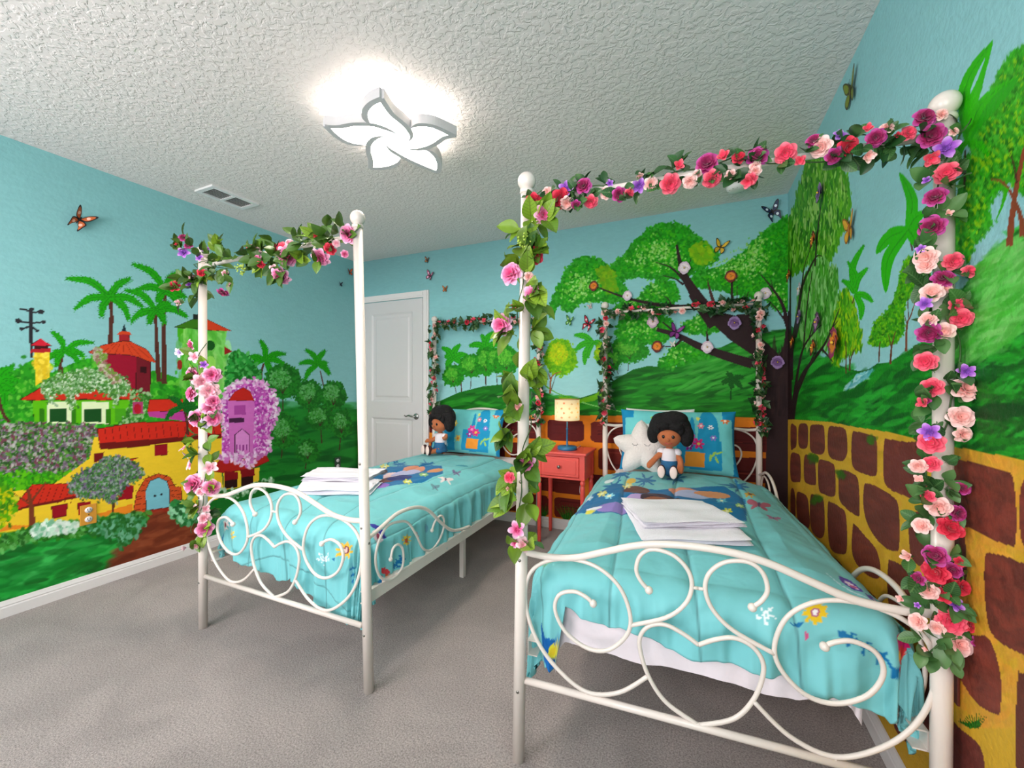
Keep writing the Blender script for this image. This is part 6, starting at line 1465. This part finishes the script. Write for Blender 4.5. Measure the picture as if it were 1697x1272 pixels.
rag_doll('brown rag doll in blue skirt seated alone on the bed beside the door', (-1.885, 2.78, .640), math.radians(-14),
         [(-.065, -.02, .090), (-.110, -.03, .082)], [(.062, -.015, .110), (.100, -.04, .135)], [[(-.040, -.06, .024), (-.062, -.098, .024)], [(.010, -.07, .024), (-.006, -.105, .024)]])

# folded white towels
m_tow = mat('white_terry_towel', (240, 236, 244), .95, bump=(320, .0018), sheen=.5)
def towel(label, corners, z0, th, folds, seed, grp):
    """corners on the ground plane (clockwise from far left); folds = number of visible layers, softly rounded"""
    c = [np.array(p, float) for p in corners]; nu, nv = 40, 30; rng = np.random.default_rng(seed)
    mb = MB(); lt = th / folds
    for L in range(folds):
        V = []; ins = .004 * rng.standard_normal(4) - L * .002
        for side in (0, 1):
            for j in range(nv):
                for i in range(nu):
                    u, v = i / (nu - 1), j / (nv - 1)
                    uu = u + ins[0] * (1 - u) * 3 - ins[1] * u * 3; vv = v + ins[2] * (1 - v) * 3 - ins[3] * v * 3
                    P = c[0] * (1 - uu) * vv + c[1] * uu * vv + c[2] * uu * (1 - vv) + c[3] * (1 - uu) * (1 - vv)
                    e = (1 - (2 * u - 1) ** 8) * (1 - (2 * v - 1) ** 6); e = max(e, 0) ** .5
                    w = .0022 * math.sin(9 * u + 5 * v + L * 2 + seed) + .0016 * math.sin(17 * v + L)
                    z = z0 + L * lt + lt * .5 + (1 if side else -1) * lt * .53 * e + (w if side or L else 0)
                    V.append((P[0], P[1], z))
        n = nu * nv; Fc = []
        for j in range(nv - 1):
            for i in range(nu - 1):
                a = j * nu + i; Fc.append((a, a + nu, a + nu + 1, a + 1)); Fc.append((n + a, n + a + 1, n + a + nu + 1, n + a + nu))
        mb.add(V, Fc)
    o = mb.build('folded_towel', m_tow); tag(o, label, 'towel', grp); return o
def zc(px, py, z): x, y = on_z(px, py, z); return (float(x), float(y))
Z2 = .638
towel('folded white towel lying lowest of two on the nearest bed', [zc(1034, 846, Z2), zc(1200, 858, Z2), zc(1244, 905, Z2), zc(1064, 902, Z2)], Z2 - .006, .036, 2, 3, 'folded towels')
towel('folded white cloth lying on top of the towel on the nearest bed', [zc(1030, 838, Z2 + .02), zc(1166, 842, Z2 + .02), zc(1236, 880, Z2 + .02), zc(1068, 880, Z2 + .02)], Z2 + .031, .026, 3, 5, 'folded towels')
towel('folded white towel lying lowest of two on the bed beside the door', [zc(510, 797, Z2), zc(632, 800, Z2), zc(612, 820, Z2), zc(494, 820, Z2)], Z2 - .006, .040, 2, 8, 'folded towels')
towel('folded white cloth lying on top of the towel on the bed beside the door', [zc(528, 783, Z2 + .025), zc(638, 786, Z2 + .025), zc(606, 802, Z2 + .025), zc(500, 800, Z2 + .025)], Z2 + .034, .030, 3, 9, 'folded towels')

# ------------------------------------------------------------------ coral nightstand and its lamp
m_cor = mat('coral_painted_wood', (232, 84, 74), .38, coat=.15); m_knob = mat('pewter_knob', (150, 146, 140), .3, metal=1)
NX, NY, NW, ND = -.925, 3.055, .375, .30
ns = empty('nightstand', (NX, NY, 0)); tag(ns, 'coral red wooden nightstand with one drawer between the two beds', 'nightstand')
MB().box((0, -.005, .690), (NW + .03, ND + .035, .018), bev=.005).build('top', m_cor, ns)
mb = MB()
for x in (-1, 1): mb.box((x * (NW / 2 - .009), 0, .588), (.014, ND - .06, .175))
mb.box((0, ND / 2 - .012, .588), (NW - .06, .014, .175)); mb.box((0, -ND / 2 + .014, .671), (NW - .06, .018, .014)); mb.box((0, -ND / 2 + .014, .507), (NW - .06, .018, .016))
mb.build('body', m_cor, ns)
for sx in (-1, 1):
    for sy in (-1, 1):
        mb = MB(); x, y = sx * (NW / 2 - .020), sy * (ND / 2 - .020)
        mb.box((x, y, .590), (.040, .040, .182), bev=.003)
        mb.lathe([(.001, 0), (.011, 0), (.014, .02), (.0175, .43), (.018, .445), (.0135, .452), (.0135, .458), (.019, .466), (.0195, .480), (.015, .490), (.015, .4995), (.001, .4995)], (x, y, .0005), 18)
        mb.build('leg', m_cor, ns)
dw = MB().box((0, -ND / 2 + .006, .590), (NW - .085, .018, .142), bev=.003).box((0, -ND / 2 - .004, .590), (NW - .125, .006, .102), bev=.002).build('drawer', m_cor, ns)
MB().lathe([(.001, 0), (.006, 0), (.005, .008), (.012, .016), (.0125, .022), (.007, .027), (.001, .028)], (0, -ND / 2 - .006, .592), 16, Matrix.Rotation(math.pi / 2, 4, 'X')).build('knob', m_knob, dw)

m_lb = mat('blue_lacquered_metal', (34, 112, 156), .35)
LX, LY = -.905, 3.03; LZ0 = .6995
tl = empty('table_lamp', (LX, LY, LZ0)); tag(tl, 'small lit table lamp with blue base and printed drum shade on the nightstand', 'lamp')
MB().lathe([(.001, 0), (.072, 0), (.074, .004), (.074, .022), (.070, .026), (.001, .027)], (0, 0, 0), 32).build('base', m_lb, tl)
MB().lathe([(.001, .026), (.012, .026), (.008, .034), (.0065, .06), (.0065, .150), (.0085, .152), (.0085, .162), (.005, .166), (.005, .24), (.001, .24)], (0, 0, 0), 14).build('stem', m_lb, tl)
m_bulb = mat('lit_bulb', (255, 230, 190), .4, emit=((255, 222, 172), 22.0))
MB().ball((0, 0, .285), .020, 16, 12, (1, 1, 1.25)).build('bulb', m_bulb, tl)
SH0, SH1, SR = .222, .386, .094
cvs = Canvas(0, 1, 0, 1, .004, None, (236, 224, 196), 5)
def sq(x0, x1, z0, z1, col): cvs.polyG(np.array([(x0, z0), (x1, z0), (x1, z1), (x0, z1)]) * [cvs.nx, cvs.ny], col)
sq(0, 1, 0, .5, (222, 222, 200))
for i in range(40):
    r_ = cvs.rng.random(4); col = [(236, 170, 100), (240, 200, 150), (226, 120, 80), (200, 170, 120), (240, 190, 90)][i % 5]
    x0 = (i % 10) / 10 + .03 * (i // 10 % 2) + .02; z0 = .16 + .2 * (i // 10) + r_[1] * .06; tt = np.linspace(0, 6.28, 14)
    cvs.polyG(np.stack([(x0 + .012 * (1 + .4 * r_[2]) * np.cos(tt)) * cvs.nx, (z0 + .04 * (1 + .4 * r_[3]) * np.sin(tt)) * cvs.ny], 1), col, .75)
sq(0, 1, 0, .03, (150, 84, 50)); sq(0, 1, .97, 1.01, (150, 84, 50))
TH, ZZ = np.meshgrid(np.linspace(0, 2 * math.pi, 120), np.linspace(0, 1, 60))
m_shade = vcol_mat('translucent_printed_shade', .8, var=.02)
nt = m_shade.node_tree; pb = nt.nodes['Principled BSDF']; tr = nt.nodes.new('ShaderNodeBsdfTranslucent'); ms = nt.nodes.new('ShaderNodeMixShader'); ms.inputs[0].default_value = .45
src = pb.inputs['Base Color'].links[0].from_socket; nt.links.new(src, tr.inputs['Color']); nt.links.new(pb.outputs[0], ms.inputs[1]); nt.links.new(tr.outputs[0], ms.inputs[2]); nt.links.new(ms.outputs[0], nt.nodes['Material Output'].inputs['Surface'])
ci = cvs.I[np.clip((ZZ * (cvs.ny - 1)).astype(int), 0, cvs.ny - 1), np.clip((TH / 6.2832 * (cvs.nx - 1)).astype(int), 0, cvs.nx - 1)]
sh = grid_mesh('shade', SR * np.cos(TH), SR * np.sin(TH), SH0 + (SH1 - SH0) * ZZ, ci, m_shade, tl)
mb = MB()
for a in (0, 2.1, 4.2): mb.tube([(0, 0, .236), (SR * math.cos(a), SR * math.sin(a), .236)], .0015, 5)
mb.build('shade_ring', m_knob, tl)
MB().tube([(x - LX, y - LY, z - LZ0) for x, y, z in catmull([(LX + .06, LY + .02, .703), (LX + .05, YB - .026, .703), (LX + .03, YB - .012, .66), (LX + .05, YB - .010, .45), (LX + .04, YB - .012, .33), (LX + .07, YB - .012, .24), (LX + .05, YB - .014, .12)], 8)], .0026, 6).build('power_cord', m_white, tl)

# ------------------------------------------------------------------ butterflies and pansies stuck to the walls
FR_L = Matrix(((0, 0, 1), (1, 0, 0), (0, 1, 0)))          # columns: right, up, outward
def frame(wall):
    if wall == 'L': return Matrix(((0, 0, 1), (1, 0, 0), (0, 1, 0)))       # right=+y, up=z, out=+x
    if wall == 'B': return Matrix(((1, 0, 0), (0, 0, -1), (0, 1, 0)))
    return Matrix(((0, 0, -1), (-1, 0, 0), (0, 1, 0)))
def wall_pt(wall, px, py, off=.004):
    if wall == 'L': y, z = on_x(px, py, XL + off); return Vector((XL + off, float(y), float(z)))
    if wall == 'R': y, z = on_x(px, py, XR - off); return Vector((XR - off, float(y), float(z)))
    x, z = on_y(px, py, YB - off); return Vector((float(x), YB - off, float(z)))
def butterfly(wall, px, py, span, col, edge, label, roll=0.0, fold=.5, spot=None, tails=False):
    root = empty('butterfly_ornament'); root.matrix_world = Matrix.Translation(wall_pt(wall, px, py)) @ (frame(wall) @ Matrix.Rotation(roll, 3, 'Z')).to_4x4()
    tag(root, label, 'butterfly ornament', 'butterflies on the walls')
    mc = mat('butterfly_wing', col, .5, noise=(60, tuple(int(v * .75) for v in col), .5)); me_ = mat('butterfly_edge', edge, .5); msp = mat('butterfly_spot', spot, .5) if spot else None
    s = span / 2
    up = [(.0, .0), (.10, .22), (.35, .62), (.70, .92), (.98, 1.0), (1.0, .80), (.86, .48), (.70, .20), (.50, .02), (.2, -.04)]
    lo = [(.0, .0), (.3, .0), (.55, -.08), (.74, -.30), (.70, -.60), (.52, -.84), (.36, -.80), (.20, -.55), (.08, -.25)]
    if tails: lo = [(.0, .0), (.3, .0), (.55, -.08), (.74, -.30), (.66, -.62), (.56, -1.15), (.46, -1.12), (.36, -.76), (.20, -.55), (.08, -.25)]
    for sg in (-1, 1):
        R = Matrix.Rotation(-sg * fold, 4, 'Y'); mb = MB()
        def pl(P, k, z0, z1): 
            c = np.mean(P, axis=0); Q = [((c[0] + (p[0] - c[0]) * k) * s * sg, (c[1] + (p[1] - c[1]) * k) * s) for p in P]
            if sg < 0: Q = Q[::-1]
            mb.prism(Q, z0, z1, R)
        for P in (up, lo):
            P = [tuple(q) for q in catmull(P, 3, True)]
            mb.mi = 1; pl(P, 1, .001, .0022); mb.mi = 0; pl(P, .74, .0018, .0030)
            if spot: mb.mi = 2; c = np.mean(P, axis=0); Q = [((c[0] + .14 * math.cos(a)) * s * sg, (c[1] + .16 * math.sin(a)) * s) for a in np.linspace(0, 5.7, 10)]; mb.prism(Q if sg > 0 else Q[::-1], .0028, .0036, R)
        mb.build('wing', [mc, me_] + ([msp] if spot else []), root)
    b = MB(); b.tube([(0, .34 * s, .004), (0, .1 * s, .005), (0, -.1 * s, .005), (0, -.45 * s, .004)], [.02 * s + .001, .07 * s, .06 * s, .02 * s + .0008], 8)
    for sg in (-1, 1): b.tube([(0, .30 * s, .005), (sg * .16 * s, .62 * s, .008)], .0006, 4)
    b.build('body', me_, root)
    return root
K = (26, 22, 26)
BUT = [('L', 131, 364, .125, (206, 104, 52), K, 'large orange and black butterfly high on the left wall', -.5, .75, (236, 190, 170), True),
 ('L', 579, 451, .075, (214, 90, 40), K, 'small orange butterfly beside the left corner, upper of two', .2, .5, None, False),
 ('L', 564, 471, .050, (40, 50, 70), K, 'tiny dark butterfly beside the left corner, lower of two', .1, .5, None, False),
 ('B', 708, 431, .060, (120, 70, 40), K, 'small brown butterfly above the white door', -.3, .5, (220, 150, 60), False),
 ('B', 713, 457, .095, (186, 70, 120), K, 'magenta spotted butterfly above the door corner', -.4, .5, (240, 200, 220), False),
 ('B', 738, 479, .065, (210, 120, 40), (80, 40, 20), 'small orange butterfly right of the door top', -.1, .4, None, False),
 ('B', 848, 430, .06, (30, 44, 110), K, 'dark blue butterfly half hidden by the leafy garland post', 0, .5, None, False),
 ('B', 978, 508, .045, (240, 226, 220), (170, 120, 110), 'tiny pale butterfly left of the nearest headboard arch', .3, .5, None, False),
 ('B', 944, 532, .085, (110, 190, 70), (40, 90, 40), 'pale green butterfly between the two headboard arches', -.3, .7, (220, 240, 200), False),
 ('B', 975, 536, .110, (206, 40, 66), K, 'red and black butterfly between the two headboard arches', -.4, .5, (240, 220, 220), True),
 ('B', 1194, 410, .105, (232, 186, 50), (70, 50, 20), 'yellow butterfly beside the highest tree crown', -.35, .5, None, False),
 ('B', 1120, 550, .120, (150, 60, 150), (60, 24, 70), 'purple butterfly on the big tree bough below the garland', -.35, .6, None, False),
 ('B', 1115, 570, .050, (240, 236, 230), (200, 190, 180), 'tiny white butterfly on a low bough', .1, .5, None, False),
 ('B', 1280, 351, .120, (30, 50, 90), K, 'black and blue butterfly in the right back corner below the ceiling', .35, .5, (220, 230, 240), True),
 ('R', 1411, 150, .130, (120, 136, 30), (60, 60, 30), 'olive green butterfly highest on the right wall', 0, .12, None, False),
 ('R', 1409, 379, .120, (230, 170, 40), (150, 90, 20), 'orange-yellow butterfly on the right wall below the top rail', 0, .12, None, False)]
for w, x, y, sp, c1, c2, lab, ro, fo, spt, tl_ in BUT: butterfly(w, x, y, sp, c1, c2, lab, ro, fo, spt, tl_)

def pansy(wall, px, py, dia, petal, rim, eye, label, roll=0):
    root = empty('pansy_ornament'); root.matrix_world = Matrix.Translation(wall_pt(wall, px, py, .006)) @ (frame(wall) @ Matrix.Rotation(roll, 3, 'Z')).to_4x4()
    tag(root, label, 'flower ornament', 'pansies on the painted tree')
    m = bpy.data.materials.new('pansy_petal'); m.use_nodes = True; nt = m.node_tree; b = nt.nodes['Principled BSDF']; b.inputs['Roughness'].default_value = .7
    tc = nt.nodes.new('ShaderNodeTexCoord'); ln = nt.nodes.new('ShaderNodeVectorMath'); ln.operation = 'LENGTH'; nt.links.new(tc.outputs['Object'], ln.inputs[0])
    nz = nt.nodes.new('ShaderNodeTexNoise'); nz.inputs['Scale'].default_value = 120; nt.links.new(tc.outputs['Object'], nz.inputs['Vector'])
    ad = nt.nodes.new('ShaderNodeMath'); ad.operation = 'MULTIPLY_ADD'; ad.inputs[1].default_value = dia * .16; nt.links.new(nz.outputs['Fac'], ad.inputs[0]); nt.links.new(ln.outputs['Value'], ad.inputs[2])
    mr = nt.nodes.new('ShaderNodeMapRange'); mr.inputs[2].default_value = dia * .62; nt.links.new(ad.outputs[0], mr.inputs[0])
    rp = nt.nodes.new('ShaderNodeValToRGB'); e = rp.color_ramp.elements; e[0].position = .30; e[0].color = rgb(*eye); e[1].position = .80; e[1].color = rgb(*rim); x = e.new(.42); x.color = rgb(*petal); x = e.new(.66); x.color = rgb(*petal)
    nt.links.new(mr.outputs[0], rp.inputs[0]); nt.links.new(rp.outputs[0], b.inputs['Base Color'])
    r = dia / 2; rng = random.Random(int(px * 7))
    for k, (a, s, zo) in enumerate(((1.9, .62, .002), (1.24, .62, .004), (3.3, .56, .007), (-.16, .56, .009), (-1.57, .70, .011))):
        V = [(r * .02 * math.cos(a), r * .02 * math.sin(a), zo)]; Fc = []; n = 16; cx, cy = r * .46 * math.cos(a), r * .46 * math.sin(a)
        for q in range(1, 4):
            for j in range(n):
                t = j * 2 * math.pi / n; rr_ = r * s * q / 3 * (1 + .07 * math.sin(5 * t + k))
                V.append((cx + rr_ * math.cos(t), cy + rr_ * math.sin(t), zo + (.16 * q / 3 * r * (.5 + .5 * math.cos(t - a))) + .05 * r * math.sin(6 * t + k) * (q / 3) ** 2))
        V[0] = (cx, cy, zo + .01 * r)
        for j in range(n): Fc.append((0, 1 + j, 1 + (j + 1) % n))
        for q in range(2):
            for j in range(n): Fc.append((1 + q * n + j, 1 + (q + 1) * n + j, 1 + (q + 1) * n + (j + 1) % n, 1 + q * n + (j + 1) % n))
        o = MB().add(V, Fc).build('petal', m, root); o.modifiers.new('thickness', 'SOLIDIFY').thickness = .0008
    MB().ball((0, 0, .016), r * .10, 10, 8).build('flower_eye', mat('pansy_heart', (240, 200, 60), .6), root)
OR, WH, PU = ((226, 130, 30), (96, 26, 24), (60, 14, 20)), ((236, 222, 226), (210, 190, 206), (70, 20, 40)), ((112, 74, 130), (150, 120, 170), (40, 20, 50))
PAN = [('B', 984, 474, .075, OR, 'orange pansy at the far left tip of the painted bough'), ('B', 1040, 490, .072, WH, 'white pansy on the left bough, next to the orange tip pansy'), ('B', 1134, 444, .085, WH, 'white pansy in the highest tree crown'),
 ('B', 1211, 458, .080, OR, 'orange pansy on a short upright twig above the arch rail'), ('B', 1268, 486, .072, WH, 'white pansy behind the right finial of the nearest headboard arch'), ('B', 1082, 533, .085, ((230, 206, 214), (200, 170, 190), (70, 20, 50)), 'pale pink pansy just below the arch rail'),
 ('B', 1217, 535, .085, PU, 'purple pansy on the thickest bough below the arch rail'), ('B', 1089, 574, .080, OR, 'orange pansy at the tip of the lowest bough'), ('B', 1172, 575, .080, WH, 'white pansy on the lowest bough near the trunk'), ('B', 1288, 600, .080, PU, 'purple pansy on the dark trunk beside the garlanded post'),
 ('R', 1350, 396, .080, OR, 'orange pansy on the willow branch of the right wall'), ('R', 1361, 318, .085, PU, 'dark purple pansy topmost on the right wall willow'), ('R', 1309, 456, .080, OR, 'dark orange pansy right in the corner fork'), ('R', 1327, 478, .070, WH, 'pale pansy on a thin branch near the corner'),
 ('R', 1327, 524, .075, PU, 'dark purple pansy near the corner below the pale pansy'), ('R', 1357, 533, .095, ((170, 120, 160), (90, 50, 90), (60, 20, 50)), 'mauve pansy on the right wall branch'), ('R', 1315, 566, .075, OR, 'orange pansy nearest the corner trunk, low'), ('R', 1350, 575, .080, OR, 'orange pansy on a low twig of the right wall'),
 ('R', 1386, 567, .125, ((226, 130, 30), (150, 40, 90), (80, 14, 40)), 'large orange and magenta pansy on the right wall branch')]
for w, x, y, dd, cs, lab in PAN: pansy(w, x, y, dd, cs[0], cs[1], cs[2], lab)
